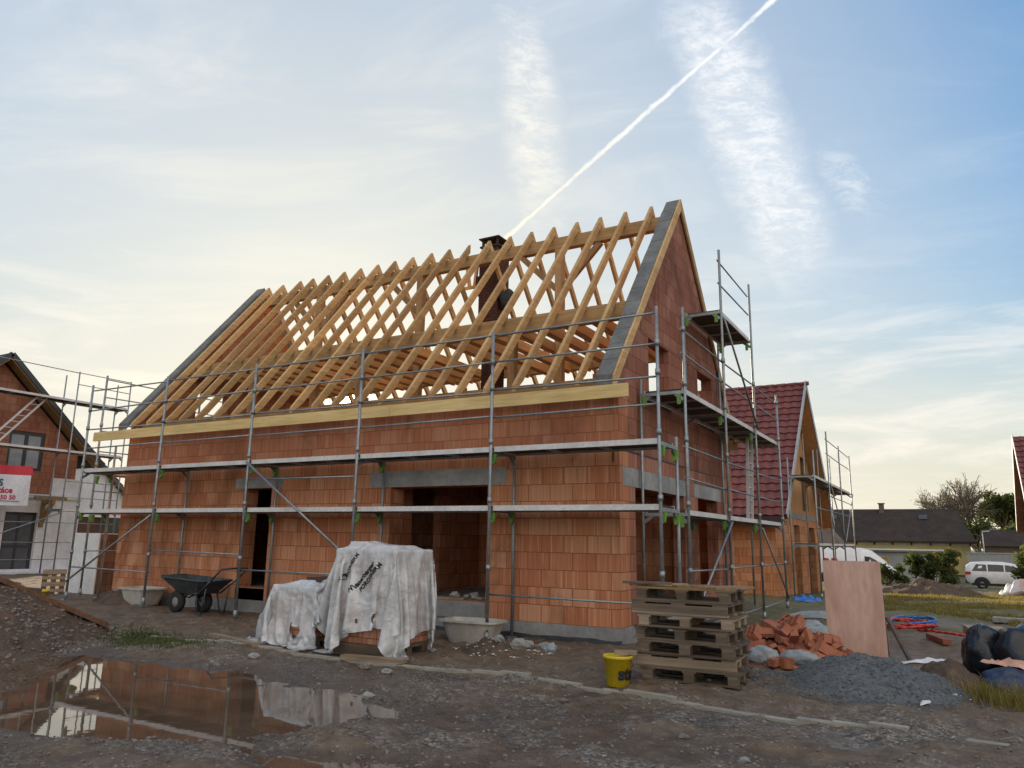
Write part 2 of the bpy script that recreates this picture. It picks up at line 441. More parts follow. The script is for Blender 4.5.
def ground_mat():
    m, t, p, co = new_mat("muddy_gravel_ground")
    x, y, z = t.xyz(co)
    n1 = t.noise(co, 0.55, 8.0, 0.62, 0.6)
    n2 = t.noise(co, 5.0, 7.0, 0.66, 0.4)
    n3 = t.noise(co, 42.0, 5.0, 0.7)
    vo = t.new('ShaderNodeTexVoronoi', feature='F1')
    t.put(vo.inputs['Vector'], co)
    vo.inputs['Scale'].default_value = 38.0
    dirt = t.ramp(n2, [(0.30, (0.068, 0.046, 0.029)), (0.52, (0.132, 0.092, 0.060)), (0.74, (0.21, 0.156, 0.108))])
    grav = t.ramp(t.xyz(vo.outputs['Color'])[0], [(0.0, (0.066, 0.052, 0.038)), (0.5, (0.150, 0.125, 0.098)), (0.85, (0.225, 0.195, 0.160)), (1.0, (0.34, 0.31, 0.27))])
    # the road in front of the kerb is stonier, the yard behind it is mud
    road = t.smooth(t.math('ADD', y, t.math('MULTIPLY', t.math('SUBTRACT', n1, 0.5), 1.2)), -3.3, -2.4, 1.0, 0.25)
    gm = t.math('MULTIPLY', t.smooth(t.noise(co, 1.1, 6.0, 0.65, 0.8), 0.42, 0.60), road)
    col = t.mix(gm, dirt, grav)
    col = t.mix(t.smooth(n3, 0.45, 0.72, 0.0, 0.4), col, (0.030, 0.022, 0.018))
    # grass field beyond the house
    far = t.smooth(t.math('ADD', y, t.math('MULTIPLY', n1, 3.0)), 5.0, 8.5)
    grass = t.ramp(n2, [(0.3, (0.055, 0.045, 0.022)), (0.48, (0.11, 0.10, 0.03)), (0.7, (0.19, 0.155, 0.05))])
    gmask = t.math('MULTIPLY', far, t.smooth(n1, 0.34, 0.50))
    col = t.mix(gmask, col, grass)
    # soaked margin round the puddles, and damp wheel tracks
    soak = t.math('MULTIPLY', t.smooth(z, -0.062, -0.015, 1.0, 0.0), t.smooth(y, -2.4, -3.0))
    col = t.mix(t.math('MULTIPLY', soak, 0.6), col, (0.040, 0.027, 0.019))
    t.put(p.inputs['Base Color'], col)
    wet = t.smooth(n1, 0.38, 0.60)
    rg = t.math('ADD', 0.58, t.math('MULTIPLY', wet, 0.34))
    t.put(p.inputs['Roughness'], t.math('SUBTRACT', rg, t.math('MULTIPLY', soak, 0.33)))
    p.inputs['Specular IOR Level'].default_value = 0.45
    h = t.math('ADD', t.math('MULTIPLY', n2, 1.0), t.math('MULTIPLY', n3, 0.35))
    h = t.math('SUBTRACT', h, t.math('MULTIPLY', t.math('MULTIPLY', vo.outputs['Distance'], gm), 0.9))
    bump(t, p, h, 0.9, 0.03)
    return m


M['ground'] = ground_mat()


def water_mat():
    m, t, p, co = new_mat("muddy_water")
    n = t.noise(co, 3.0, 3.0, 0.5)
    t.put(p.inputs['Base Color'], t.ramp(n, [(0.3, (0.085, 0.056, 0.037)), (0.7, (0.13, 0.088, 0.060))]))
    p.inputs['Roughness'].default_value = 0.02
    p.inputs['IOR'].default_value = 1.4
    p.inputs['Specular IOR Level'].default_value = 0.9
    bump(t, p, t.noise(co, 3.5, 3.0, 0.5), 0.045, 0.01)
    return m


M['water'] = water_mat()


def film_mat():
    m, t, p, co = new_mat("milky_plastic_film")
    n = t.noise(co, 2.4, 6.0, 0.62, 0.8)
    f = t.noise(t.vmath('MULTIPLY', co, (1, 1, 0.3)), 11.0, 5.0, 0.6, 0.6)
    col = t.ramp(n, [(0.3, (0.54, 0.55, 0.565)), (0.65, (0.68, 0.70, 0.73))])
    col = t.mix(t.smooth(f, 0.5, 0.75, 0.0, 0.12), col, (0.40, 0.33, 0.28))
    t.put(p.inputs['Base Color'], col)
    p.inputs['Roughness'].default_value = 0.16
    p.inputs['Specular IOR Level'].default_value = 0.8
    t.put(p.inputs['Alpha'], t.smooth(n, 0.35, 0.62, 0.52, 0.84))
    vo = t.new('ShaderNodeTexVoronoi', feature='DISTANCE_TO_EDGE')
    t.put(vo.inputs['Vector'], t.vmath('ADD', t.vmath('MULTIPLY', co, (1, 1, 0.45)), t.vmath('SCALE', t.noise(co, 3.0, 4.0, 0.6, out=1), 0.35)))
    vo.inputs['Scale'].default_value = 3.2
    cre = t.smooth(vo.outputs['Distance'], 0.0, 0.12)
    r1 = t.math('ABSOLUTE', t.math('SUBTRACT', t.noise(co, 7.0, 3.0, 0.5, 0.8), 0.5))
    r2 = t.math('ABSOLUTE', t.math('SUBTRACT', t.noise(co, 17.0, 3.0, 0.5, 0.6), 0.5))
    bump(t, p, t.math('ADD', t.math('MULTIPLY', cre, -0.15), t.math('ADD', t.math('MULTIPLY', r1, 2.2), t.math('MULTIPLY', r2, 0.5))), 0.32, 0.03)
    return m


M['film'] = film_mat()

# ------------------------------------------------------------------ mesh helpers
ORG = {}          # origin of each thing / part, in world space


class MB:
    """collects faces, then links them as ONE mesh object"""
    def __init__(self):
        self.v = []
        self.f = []
        self.sm = []

    def add(self, vs, fs, smooth=False):
        o = len(self.v)
        self.v.extend([Vector(p) for p in vs])
        self.f.extend([tuple(i + o for i in q) for q in fs])
        self.sm.extend([smooth] * len(fs))
        return self

    def frame_box(self, c, ax, ay, az):
        c, ax, ay, az = Vector(c), Vector(ax), Vector(ay), Vector(az)
        vs = [c + sx * ax + sy * ay + sz * az for sz in (-1, 1) for sy in (-1, 1) for sx in (-1, 1)]
        return self.add(vs, [(0, 2, 3, 1), (4, 5, 7, 6), (0, 1, 5, 4), (2, 6, 7, 3), (0, 4, 6, 2), (1, 3, 7, 5)])

    def box(self, x0, x1, y0, y1, z0, z1):
        return self.frame_box(((x0 + x1) / 2, (y0 + y1) / 2, (z0 + z1) / 2),
                              ((x1 - x0) / 2, 0, 0), (0, (y1 - y0) / 2, 0), (0, 0, (z1 - z0) / 2))

    def rbox(self, c, size, rot):
        m = rot if isinstance(rot, Matrix) else Matrix.Rotation(rot, 3, 'Z')
        return self.frame_box(c, m @ Vector((size[0] / 2, 0, 0)), m @ Vector((0, size[1] / 2, 0)), m @ Vector((0, 0, size[2] / 2)))

    def bar(self, p, q, w, h, up=(0, 0, 1)):
        p, q = Vector(p), Vector(q)
        d = (q - p)
        a = d.normalized()
        s = a.cross(Vector(up))
        if s.length < 1e-5:
            s = a.cross(Vector((1, 0, 0)))
        s.normalize()
        u = s.cross(a)
        return self.frame_box((p + q) / 2, d / 2, s * (w / 2), u * (h / 2))

    def tube(self, p, q, r, n=8, r2=None, caps=True):
        p, q = Vector(p), Vector(q)
        r2 = r if r2 is None else r2
        a = (q - p).normalized()
        s = a.cross(Vector((0, 0, 1)))
        if s.length < 1e-4:
            s = Vector((1, 0, 0))
        s.normalize()
        u = a.cross(s)
        vs = []
        for c, rr in ((p, r), (q, r2)):
            for k in range(n):
                t = 2 * math.pi * k / n
                vs.append(c + (s * math.cos(t) + u * math.sin(t)) * rr)
        fs = [(k, (k + 1) % n, n + (k + 1) % n, n + k) for k in range(n)]
        self.add(vs, fs, True)
        if caps:
            self.add(vs, [tuple(range(n - 1, -1, -1)), tuple(range(n, 2 * n))])
        return self

    def path(self, pts, r, n=6):
        for a, b in zip(pts[:-1], pts[1:]):
            self.tube(a, b, r, n)
        return self

    def lathe(self, c, prof, n=24, axis='Z', smooth=True):
        """prof: (radius, height) pairs"""
        c = Vector(c)
        vs = []
        for r, h in prof:
            for k in range(n):
                t = 2 * math.pi * k / n
                a, b = r * math.cos(t), r * math.sin(t)
                vs.append(c + (Vector((a, b, h)) if axis == 'Z' else Vector((a, h, b)) if axis == 'Y' else Vector((h, a, b))))
        fs = []
        for i in range(len(prof) - 1):
            for k in range(n):
                fs.append((i * n + k, i * n + (k + 1) % n, (i + 1) * n + (k + 1) % n, (i + 1) * n + k))
        return self.add(vs, fs, smooth)

    def prism(self, poly, off):
        """polygon (list of 3D points) swept along off"""
        off = Vector(off)
        n = len(poly)
        vs = [Vector(p) for p in poly] + [Vector(p) + off for p in poly]
        return self.add(vs, [tuple(range(n - 1, -1, -1)), tuple(range(n, 2 * n))] +
                        [(k, (k + 1) % n, n + (k + 1) % n, n + k) for k in range(n)])

    def wall(self, loops, to3, thick):
        """flat wall with holes: loops are lists of (u, v); to3 maps (u, v, depth) to a point"""
        tris = tessellate_polygon([[Vector((u, v, 0)) for u, v in lp] for lp in loops])
        flat = [p for lp in loops for p in lp]
        n = len(flat)
        vs = [to3(u, v, 0) for u, v in flat] + [to3(u, v, thick) for u, v in flat]
        fs = [tuple(t) for t in tris] + [tuple(i + n for i in reversed(t)) for t in tris]
        self.add(vs, fs)
        o = 0
        for lp in loops:
            k = len(lp)
            q = []
            for i in range(k):
                a, b = o + i, o + (i + 1) % k
                q.append((a, b, n + b, n + a))
            self.add(vs, q)
            o += k
        return self

    def build(self, name, mat, parent=None, loc=None):
        org = ORG.get(parent.name, Vector((0, 0, 0))) if parent is not None else Vector(loc or (0, 0, 0))
        me = bpy.data.meshes.new(name)
        me.from_pydata([tuple(p - org) for p in self.v], [], self.f)
        me.polygons.foreach_set('use_smooth', self.sm)
        me.materials.append(mat)
        bm = bmesh.new()
        bm.from_mesh(me)
        bmesh.ops.remove_doubles(bm, verts=bm.verts, dist=0.00005)
        bmesh.ops.recalc_face_normals(bm, faces=bm.faces)
        bm.to_mesh(me)
        bm.free()
        ob = bpy.data.objects.new(name, me)
        COL.objects.link(ob)
        if parent is not None:
            ob.parent = parent
        else:
            ob.location = org
        ORG[ob.name] = org
        return ob


def raw(name, vs, fs, mat, parent=None, smooth=False, loc=(0, 0, 0)):
    """fast path for big numpy meshes (no welding)"""
    me = bpy.data.meshes.new(name)
    me.from_pydata(vs, [], fs)
    if smooth:
        me.polygons.foreach_set('use_smooth', [True] * len(me.polygons))
    me.materials.append(mat)
    me.update()
    ob = bpy.data.objects.new(name, me)
    COL.objects.link(ob)
    ob.location = loc
    if parent is not None:
        ob.parent = parent
    ORG[ob.name] = ORG.get(parent.name, Vector((0, 0, 0))) if parent is not None else Vector(loc)
    return ob


def tag(o, label=None, cat=None, group=None, kind=None):
    if label:
        o['label'] = label
    if cat:
        o['category'] = cat
    if group:
        o['group'] = group
    if kind:
        o['kind'] = kind
    return o


def thing(name, loc, label, cat, group=None):
    o = bpy.data.objects.new(name, None)
    COL.objects.link(o)
    o.empty_display_size = 0.2
    o.location = loc
    ORG[o.name] = Vector(loc)
    return tag(o, label, cat, group)


def copy_tree(o, parent=None):
    c = o.copy()
    COL.objects.link(c)
    ORG[c.name] = ORG.get(o.name, Vector((0, 0, 0)))
    if parent is not None:
        c.parent = parent
    for ch in [x for x in bpy.data.objects if x.parent == o]:
        copy_tree(ch, c)
    return c


def rect(u0, u1, v0, v1):
    return [(u0, v0), (u1, v0), (u1, v1), (u0, v1)]


def letters(body, size, mat, parent, to_world, name='lettering', depth=0.004, bold=0.0, sub=False):
    """text as a thin mesh; to_world maps the text plane to the place"""
    cu_ = bpy.data.curves.new('txt', 'FONT')
    cu_.body = body
    cu_.size = size
    cu_.extrude = depth / 2
    cu_.offset = bold
    cu_.align_x = 'CENTER'
    cu_.align_y = 'CENTER'
    cu_.resolution_u = 3
    ob = bpy.data.objects.new('txt', cu_)
    COL.objects.link(ob)
    bpy.context.view_layer.update()
    dg = bpy.context.evaluated_depsgraph_get()
    me = bpy.data.meshes.new_from_object(ob.evaluated_get(dg))
    vs = [Vector(v.co) for v in me.vertices]
    fs = [tuple(p.vertices) for p in me.polygons]
    bpy.data.objects.remove(ob)
    bpy.data.curves.remove(cu_)
    bpy.data.meshes.remove(me)
    b = MB()
    b.add([to_world(p) for p in vs], fs)
    return b.build(name, mat, parent)


def fbm(x, y, s=1.0, o=4, seed=0.0):
    v = 0.0
    a = 1.0
    for k in range(o):
        v += a * noise.noise(Vector((x * s, y * s, seed + k * 7.3)))
        s *= 2.03
        a *= 0.52
    return v


# numpy value noise for the big terrain sheet
def vnoise(x, y, seed):
    xi = np.floor(x).astype(np.int64)
    yi = np.floor(y).astype(np.int64)
    xf = x - xi
    yf = y - yi
    u = xf * xf * (3 - 2 * xf)
    v = yf * yf * (3 - 2 * yf)

    def h(a, b):
        n = (a * 374761393 + b * 668265263 + seed * 1442695041) & 0x7fffffff
        n = ((n ^ (n >> 13)) * 1274126177) & 0x7fffffff
        return ((n ^ (n >> 16)) & 0xffff) / 65535.0
    return (h(xi, yi) * (1 - u) + h(xi + 1, yi) * u) * (1 - v) + (h(xi, yi + 1) * (1 - u) + h(xi + 1, yi + 1) * u) * v


def vfbm(x, y, s, o, seed):
    t = np.zeros_like(x)
    a = 1.0
    for k in range(o):
        t += a * (vnoise(x * s, y * s, seed + k * 17) - 0.5)
        s *= 2.07
        a *= 0.55
    return t


# ------------------------------------------------------------------ terrain
def seg_field(x, y, pts, w):
    """soft field around a polyline"""
    d = np.full_like(x, 1e9)
    for (ax, ay), (bx, by) in zip(pts[:-1], pts[1:]):
        ux, uy = bx - ax, by - ay
        t = np.clip(((x - ax) * ux + (y - ay) * uy) / (ux * ux + uy * uy), 0, 1)
        d = np.minimum(d, np.hypot(x - ax - t * ux, y - ay - t * uy))
    return np.exp(-(d / w) ** 2)


PUD1 = [(-4.9, -5.5), (-4.1, -5.2), (-2.9, -5.45), (-1.9, -5.5), (-1.15, -5.35)]
PUD1B = [(-3.9, -4.65), (-3.1, -4.6), (-2.5, -5.0)]
PUD2 = [(0.25, -6.2), (0.75, -6.15)]
WATER_Z = -0.075


def ground_np(x, y):
    far = -0.029 * np.clip(y - 9.0, 0, 50)
    z = far + 0.10 * vfbm(x, y, 0.5, 2, 3) * np.clip(1.2 - np.abs(y) / 60, 0.4, 1)
    z = z * np.where((x > -12.2) & (x < 0.6) & (y > -0.5) & (y < 7), 0.2, 1.0)
    z += 0.055 * vfbm(x, y, 2.2, 5, 11)
    z += 0.055 * np.clip(vfbm(x, y, 6.0, 4, 31), 0, 1)
    # road is a little lower than the yard behind the kerb, with wheel tracks
    road = 1 / (1 + np.exp((y + 3.05) / 0.10))
    z -= 0.03 * road
    z -= 0.085 * (np.exp(-((y + 4.55 + 0.10 * np.sin(x * 0.7)) / 0.30) ** 2) + np.exp(-((y + 6.1 + 0.12 * np.sin(x * 0.6 + 1)) / 0.32) ** 2)) * road * np.clip(0.4 - vfbm(x, y, 0.5, 2, 77), 0, 1)
    # puddles
    p = seg_field(x, y, PUD1, 0.74) + 0.6 * seg_field(x, y, PUD1B, 0.42) + 0.6 * seg_field(x, y, [(-4.7, -5.8), (-3.4, -6.2), (-2.5, -6.35)], 0.36)
    z -= 0.20 * np.clip(p, 0, 1)
    z -= 0.10 * seg_field(x, y, PUD2, 0.22)
    # the rest of the road lies above the water line
    keep = 1 - np.clip(1.7 * p + 1.5 * seg_field(x, y, PUD2, 0.28), 0, 1)
    z = np.where((y < -2.2) & (y > -9) & (x > -8) & (x < 7), np.maximum(z, WATER_Z + 0.012 + 0.03 * (vnoise(x * 6, y * 6, 5)) - 0.2 * (1 - keep)), z)
    return z




def axis_samples(lo, hi, step, reach, grow):
    a = list(np.arange(lo, hi + 1e-6, step))
    s = step
    v = hi
    while v < reach[1]:
        s *= grow
        v += s
        a.append(v)
    s = step
    v = lo
    pre = []
    while v > reach[0]:
        s *= grow
        v -= s
        pre.append(v)
    return np.array(pre[::-1] + a)


gx = axis_samples(-7.0, 5.6, 0.045, (-600, 600), 1.12)
gy = axis_samples(-7.4, -0.5, 0.045, (-500, 900), 1.085)
GX, GY = np.meshgrid(gx, gy)
GZ = ground_np(GX, GY)
_lx, _ly, _lz = gx.tolist(), gy.tolist(), GZ.tolist()


def gz(x, y):
    """height of the ground sheet at (x, y)"""
    i = min(max(bisect.bisect_right(_lx, x) - 1, 0), len(_lx) - 2)
    j = min(max(bisect.bisect_right(_ly, y) - 1, 0), len(_ly) - 2)
    u = (x - _lx[i]) / (_lx[i + 1] - _lx[i])
    v = (y - _ly[j]) / (_ly[j + 1] - _ly[j])
    a, b_ = _lz[j], _lz[j + 1]
    return (a[i] * (1 - u) + a[i + 1] * u) * (1 - v) + (b_[i] * (1 - u) + b_[i + 1] * u) * v


nx, ny = len(gx), len(gy)
verts = np.stack([GX.ravel(), GY.ravel(), GZ.ravel()], 1).tolist()
idx = np.arange(nx * ny).reshape(ny, nx)
faces = np.stack([idx[:-1, :-1].ravel(), idx[:-1, 1:].ravel(), idx[1:, 1:].ravel(), idx[1:, :-1].ravel()], 1).tolist()
ground = raw("ground", verts, faces, M['ground'], smooth=True)
tag(ground, kind='structure')

b = MB()
b.add([(-6.4, -7.2, WATER_Z), (1.3, -7.2, WATER_Z), (1.3, -3.9, WATER_Z), (-6.4, -3.9, WATER_Z)], [(0, 1, 2, 3)])
tag(b.build("puddle_water", M['water']), kind='structure')

# flush concrete edging between road and yard
kp = [(-5.9, -3.02), (-4.2, -2.99), (-2.55, -2.96), (-1.55, -2.90), (0.5, -2.89), (2.03, -3.14), (3.67, -3.32)]
b = MB()
for (a, c_) in zip(kp[:-1], kp[1:]):
    n = 6
    for k in range(n):
        p = Vector((*a, 0)).lerp(Vector((*c_, 0)), k / n)
        q = Vector((*a, 0)).lerp(Vector((*c_, 0)), (k + 0.997) / n)
        mid = (p + q) / 2
        zz = max(gz(mid.x, mid.y), -0.035) + 0.006 + 0.004 * math.sin(k * 2.1 + a[0])
        p.z = q.z = zz - 0.1
        b.bar(p, q, 0.085, 0.22)
tag(b.build("kerb", M['kerb']), kind='structure')
b = MB()
b.bar((3.95, -3.36, -0.03), (5.2, -3.45, -0.03), 0.085, 0.12)
tag(b.build("kerb", M['kerb']), kind='structure')


def scatter_stones(name, n, where, smin, smax, mat, seed, zf=gz, flat=0.7):
    """many small angular stones in ONE mesh"""
    rs = np.random.RandomState(seed)
    ico = [(0, 0, 1), (0.89, 0, 0.45), (0.28, 0.85, 0.45), (-0.72, 0.53, 0.45), (-0.72, -0.53, 0.45), (0.28, -0.85, 0.45),
           (0.72, 0.53, -0.45), (-0.28, 0.85, -0.45), (-0.89, 0, -0.45), (-0.28, -0.85, -0.45), (0.72, -0.53, -0.45), (0, 0, -1)]
    fc = [(0, 1, 2), (0, 2, 3), (0, 3, 4), (0, 4, 5), (0, 5, 1), (1, 6, 2), (2, 7, 3), (3, 8, 4), (4, 9, 5), (5, 10, 1),
          (6, 7, 2), (7, 8, 3), (8, 9, 4), (9, 10, 5), (10, 6, 1), (6, 11, 7), (7, 11, 8), (8, 11, 9), (9, 11, 10), (10, 11, 6)]
    base = np.array(ico)
    fcs = np.array(fc)
    V = []
    F = []
    pts = where(rs, n)
    X = np.array([p[0] for p in pts], float)
    Y = np.array([p[1] for p in pts], float)
    Z = zf(X, Y)
    for i in range(len(pts)):
        s = smin + (smax - smin) * rs.rand() ** 3
        sc3 = s * np.array([1, rs.uniform(.6, 1), flat * rs.uniform(.6, 1)])
        a = rs.rand() * 6.283
        ca, sa = math.cos(a), math.sin(a)
        j = base * (1 + rs.uniform(-.22, .22, (12, 1))) * sc3
        j = np.stack([j[:, 0] * ca - j[:, 1] * sa, j[:, 0] * sa + j[:, 1] * ca, j[:, 2]], 1)
        V.append(j + np.array([X[i], Y[i], Z[i] + s * 0.12]))
        F.append(fcs + 12 * i)
    return raw(name, np.concatenate(V).tolist(), np.concatenate(F).tolist(), mat)


def road_pts(rs, n):
    out = []
    while len(out) < n:
        D_ = 3.2 + 7.5 * rs.rand() ** 1.5
        a = rs.uniform(-0.18, 1.22)
        x, y = 4.12 - D_ * math.sin(a), -10.14 + D_ * math.cos(a)
        if y > -2.0 or x < -7:
            continue
        dens = 0.55 + 0.9 * fbm(x, y, 0.7, 2, 4.0)
        if y > -2.9:
            dens *= 0.25
        if rs.rand() < dens:
            out.append((x, y))
    return out


def road_z(X, Y):
    return ground_np(X, Y)


tag(scatter_stones("gravel", 11000, road_pts, 0.005, 0.022, M['stone'], 5, road_z), 'loose pale gravel strewn over the muddy road', 'gravel', kind='stuff')

# ------------------------------------------------------------------ the brick house under construction
L, W = 11.63, 6.34
RS = 1.21                                    # roof slope
def roof_z(y):                               # top of the rafters
    return 3.74 + RS * (min(y, W - y) + 0.25)

house = thing("brick_house", (0, 0, 0), "unfinished red clay block house with bare timber rafters and no roof tiles", "house")

# long walls
DOOR = (-7.79, -7.02, 0.43, 2.28)
BIG = (-4.16, -2.21, 0.45, 2.235)
b = MB()
b.wall([rect(-L, 0, 0.22, 3.64), rect(*DOOR), rect(*BIG)], lambda u, v, d: (u, d, v), 0.365)
b.build("front_wall", M['block'], house)
b = MB()
b.wall([rect(-L, 0, 0.22, 3.64), rect(-9.6, -8.4, 1.2, 2.2), rect(-5.2, -3.4, 0.45, 2.3)], lambda u, v, d: (u, W - d, v), 0.365)
b.build("back_wall", M['block'], house)
# gable walls
def gable_loops(holes):
    e0, e1 = 0.366, W - 0.366
    zt = 3.74 + RS * 0.25 - 0.05
    out = [(e0, 0.22), (e1, 0.22), (e1, zt + RS * e0), (W / 2, zt + RS * W / 2), (e0, zt + RS * e0)]
    return [out] + [rect(*h) for h in holes]
OP1 = (0.62, 3.0, 0.50, 2.19)
OP2 = (3.82, 5.12, 0.50, 2.21)
W1 = (1.31, 2.32, 3.68, 4.68)
W2 = (4.05, 5.03, 3.70, 4.68)
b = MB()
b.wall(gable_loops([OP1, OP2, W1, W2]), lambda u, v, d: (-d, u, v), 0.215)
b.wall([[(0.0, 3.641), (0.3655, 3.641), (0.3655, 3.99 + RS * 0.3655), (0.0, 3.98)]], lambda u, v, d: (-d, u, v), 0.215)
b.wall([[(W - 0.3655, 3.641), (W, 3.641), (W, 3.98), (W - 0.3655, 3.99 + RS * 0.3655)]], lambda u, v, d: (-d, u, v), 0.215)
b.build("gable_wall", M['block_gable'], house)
b = MB()
b.wall(gable_loops([(1.45, 2.35, 4.15, 4.78)]), lambda u, v, d: (-L + d, u, v), 0.215)
b.wall([[(0.0, 3.641), (0.3655, 3.641), (0.3655, 3.99 + RS * 0.3655), (0.0, 3.98)]], lambda u, v, d: (-L + d, u, v), 0.215)
b.build("gable_wall", M['block_orange'], house)
# plinth, membrane, damp strip
b = MB()
b.box(-L, 0, 0.0, 0.40, -0.25, 0.219).box(-L, 0, W - 0.40, W, -0.25, 0.219)
b.box(-0.40, 0, 0.401, W - 0.401, -0.25, 0.219).box(-L, -L + 0.40, 0.401, W - 0.401, -0.25, 0.219)
b.build("plinth", M['concrete'], house)
b = MB()
n = 26
poly = []
for k in range(n + 1):
    x = -3.6 + 3.63 * k / n
    poly.append((x, -0.035 - 0.02 * rnd.random(), 0.045 + 0.03 * rnd.random()))
low_ = [(p[0], p[1] - 0.05, -0.12) for p in poly]
b.add(poly + low_, [(k, k + 1, n + 2 + k, n + 1 + k) for k in range(n)])
b.build("foundation_membrane", M['foil'], house)
b = MB()
b.box(-1.3, 0.012, -0.012, 0.02, 2.700, 2.722).box(-0.02, 0.012, 0.021, 4.9, 2.700, 2.722)
b.bar((-0.08, -0.014, 2.70), (-0.09, -0.014, 2.52), 0.02, 0.012)
b.build("damp_proof_strip", M['foil'], house)
# lintels
for bx in ((-8.03, -6.72, -0.006, 0.2, 2.285, 2.475), (-4.62, -1.88, -0.006, 0.2, 2.24, 2.505)):
    b = MB()
    b.box(*bx)
    b.build("lintel", M['lintel'], house)
for bx in ((-0.2, 0.006, 0.12, 3.28, 2.195, 2.47), (-0.2, 0.006, 3.60, 5.45, 2.215, 2.46)):
    b = MB()
    b.box(*bx)
    b.build("lintel", M['lintel'], house)
b = MB()
b.box(-0.2, 0.007, 0.98, 5.40, 4.69, 4.95)
b.build("ring_beam", M['block_old'], house)
for (y0, y1) in ((1.25, 2.40), (3.98, 5.10)):
    b = MB()
    b.box(-0.15, 0.03, y0, y1, 3.62, 3.679)
    b.build("window_sill", M['concrete'], house)
# floors and interior walls
b = MB()
b.box(-L + 0.22, -0.22, 0.37, W - 0.37, 0.10, 0.43)
b.box(DOOR[0], DOOR[1], 0.0, 0.366, 0.22, 0.428).box(BIG[0], BIG[1], -0.02, 0.366, 0.20, 0.448)
b.build("floor_slab", M['concrete'], house)
b = MB()
b.box(-L + 0.22, -0.22, 0.37, W - 0.37, 2.56, 2.78)
b.build("ceiling_slab", M['concrete'], house)
b = MB()
b.wall([rect(-L + 0.22, -0.22, 0.43, 2.56), rect(-3.7, -3.0, 0.44, 2.4)], lambda u, v, d: (u, 3.3 + d, v), 0.18)
b.build("partition_wall", M['block'], house)
b = MB()
b.wall([rect(0.37, 3.29, 0.43, 2.56), rect(1.0, 1.9, 0.44, 2.40)], lambda u, v, d: (-4.45 - d, u, v), 0.18)
b.build("partition_wall", M['block'], house)
b = MB()
b.wall([rect(0.37, 3.29, 0.43, 2.56)], lambda u, v, d: (-1.9 - d, u, v), 0.18)
b.build("partition_wall", M['block'], house)
# timber frame: eave board, plates, purlins, ridge beam, posts and braces
b = MB()
for x0, x1 in ((-12.52, -8.30), (-8.295, -4.02), (-4.015, 0.26)):
    b.box(x0, x1, -0.30, -0.255, 3.405, 3.60)
b.build("eave_board", M['board'], house)
b = MB()
b.box(-12.3, 0.1, W + 0.255, W + 0.30, 3.405, 3.60)
b.build("eave_board", M['board'], house)
for y0 in (0.08, W - 0.24):
    b = MB()
    b.box(-L + 0.23, -0.23, y0, y0 + 0.16, 3.645, 3.80)
    b.build("wall_plate", M['beam'], house)
for y0 in (1.20, 4.94):
    b = MB()
    b.box(-L + 0.2, -0.1, y0, y0 + 0.16, 5.05 if y0 < 2 else 5.19, 5.33 if y0 < 2 else 5.44)
    b.build("purlin", M['beam'], house)
b = MB()
b.box(-L + 0.2, -0.1, W / 2 - 0.08, W / 2 + 0.08, 7.34, 7.585)
b.build("ridge_beam", M['beam'], house)
for x in (-9.29, -6.13, -2.55):
    b = MB()
    b.box(x - 0.08, x + 0.08, W / 2 - 0.079, W / 2 + 0.079, 2.79, 7.338)
    b.build("post", M['post'], house)
    b = MB()
    for s in (-1, 1):
        b.bar((x + s * 0.09, W / 2, 6.5), (x + s * 0.92, W / 2, 7.335), 0.10, 0.12)
    b.build("knee_brace", M['post'], house)
for y in (1.28, 5.02):
    for x in (-9.29, -6.13, -2.55):
        b = MB()
        b.box(x - 0.07, x + 0.07, y - 0.07, y + 0.07, 2.79, 5.05)
        b.build("post", M['post'], house)
cosr = math.cos(math.atan(RS))
tv = 0.125 / cosr                              # vertical thickness of a rafter
RX = [-11.225 + k * 0.5335 for k in range(21)]
CH = (-4.92, -4.42, 3.74, 4.24)               # chimney footprint
for k, x in enumerate(RX):
    w_ = 0.062
    dx_ = rnd.uniform(-0.012, 0.012) if k not in (2, 11) else (0.09 if k == 2 else -0.02)
    for side in (0, 1):
        f = (lambda y: y) if side == 0 else (lambda y: W - y)
        poly = [(-0.25, 3.74 - 0.10), (-0.25, 3.74), (W / 2 - 0.002, roof_z(W / 2) + 0.0), (W / 2 - 0.002, roof_z(W / 2) - tv), (0.0, roof_z(0) - tv)]
        if side == 1 and CH[0] - 0.06 < x < CH[1] + 0.06:
            y_end = W - CH[3] - 0.12
            poly = [(-0.25, 3.64), (-0.25, 3.74), (y_end, roof_z(y_end)), (y_end, roof_z(y_end) - tv), (0.0, roof_z(0) - tv)]
        b = MB()
        xs_ = x + dx_ + 0.0
        b.prism([(xs_ - w_ / 2, f(y), z) for y, z in poly], (w_, 0, 0))
        b.build("rafter", M['rafter'], house)
    # collar tie beside each pair
    b = MB()
    xx = x + dx_ + w_ / 2 + 0.003
    z0 = 5.14 + rnd.uniform(-0.006, 0.006)
    if not (CH[0] - 0.1 < xx < CH[1] + 0.05):
        b.bar((xx + 0.026, 1.22, z0 + 0.10), (xx + 0.026, W - 1.22, z0 + 0.10), 0.05, 0.18)
        b.build("collar_tie", M['tie'], house)
        b = MB()
        xo = x + dx_ - w_ / 2 - 0.029
        b.bar((xo, 1.22, z0 + 0.10), (xo, W - 1.22, z0 + 0.10), 0.05, 0.18)
        b.build("collar_tie", M['tie'], house)
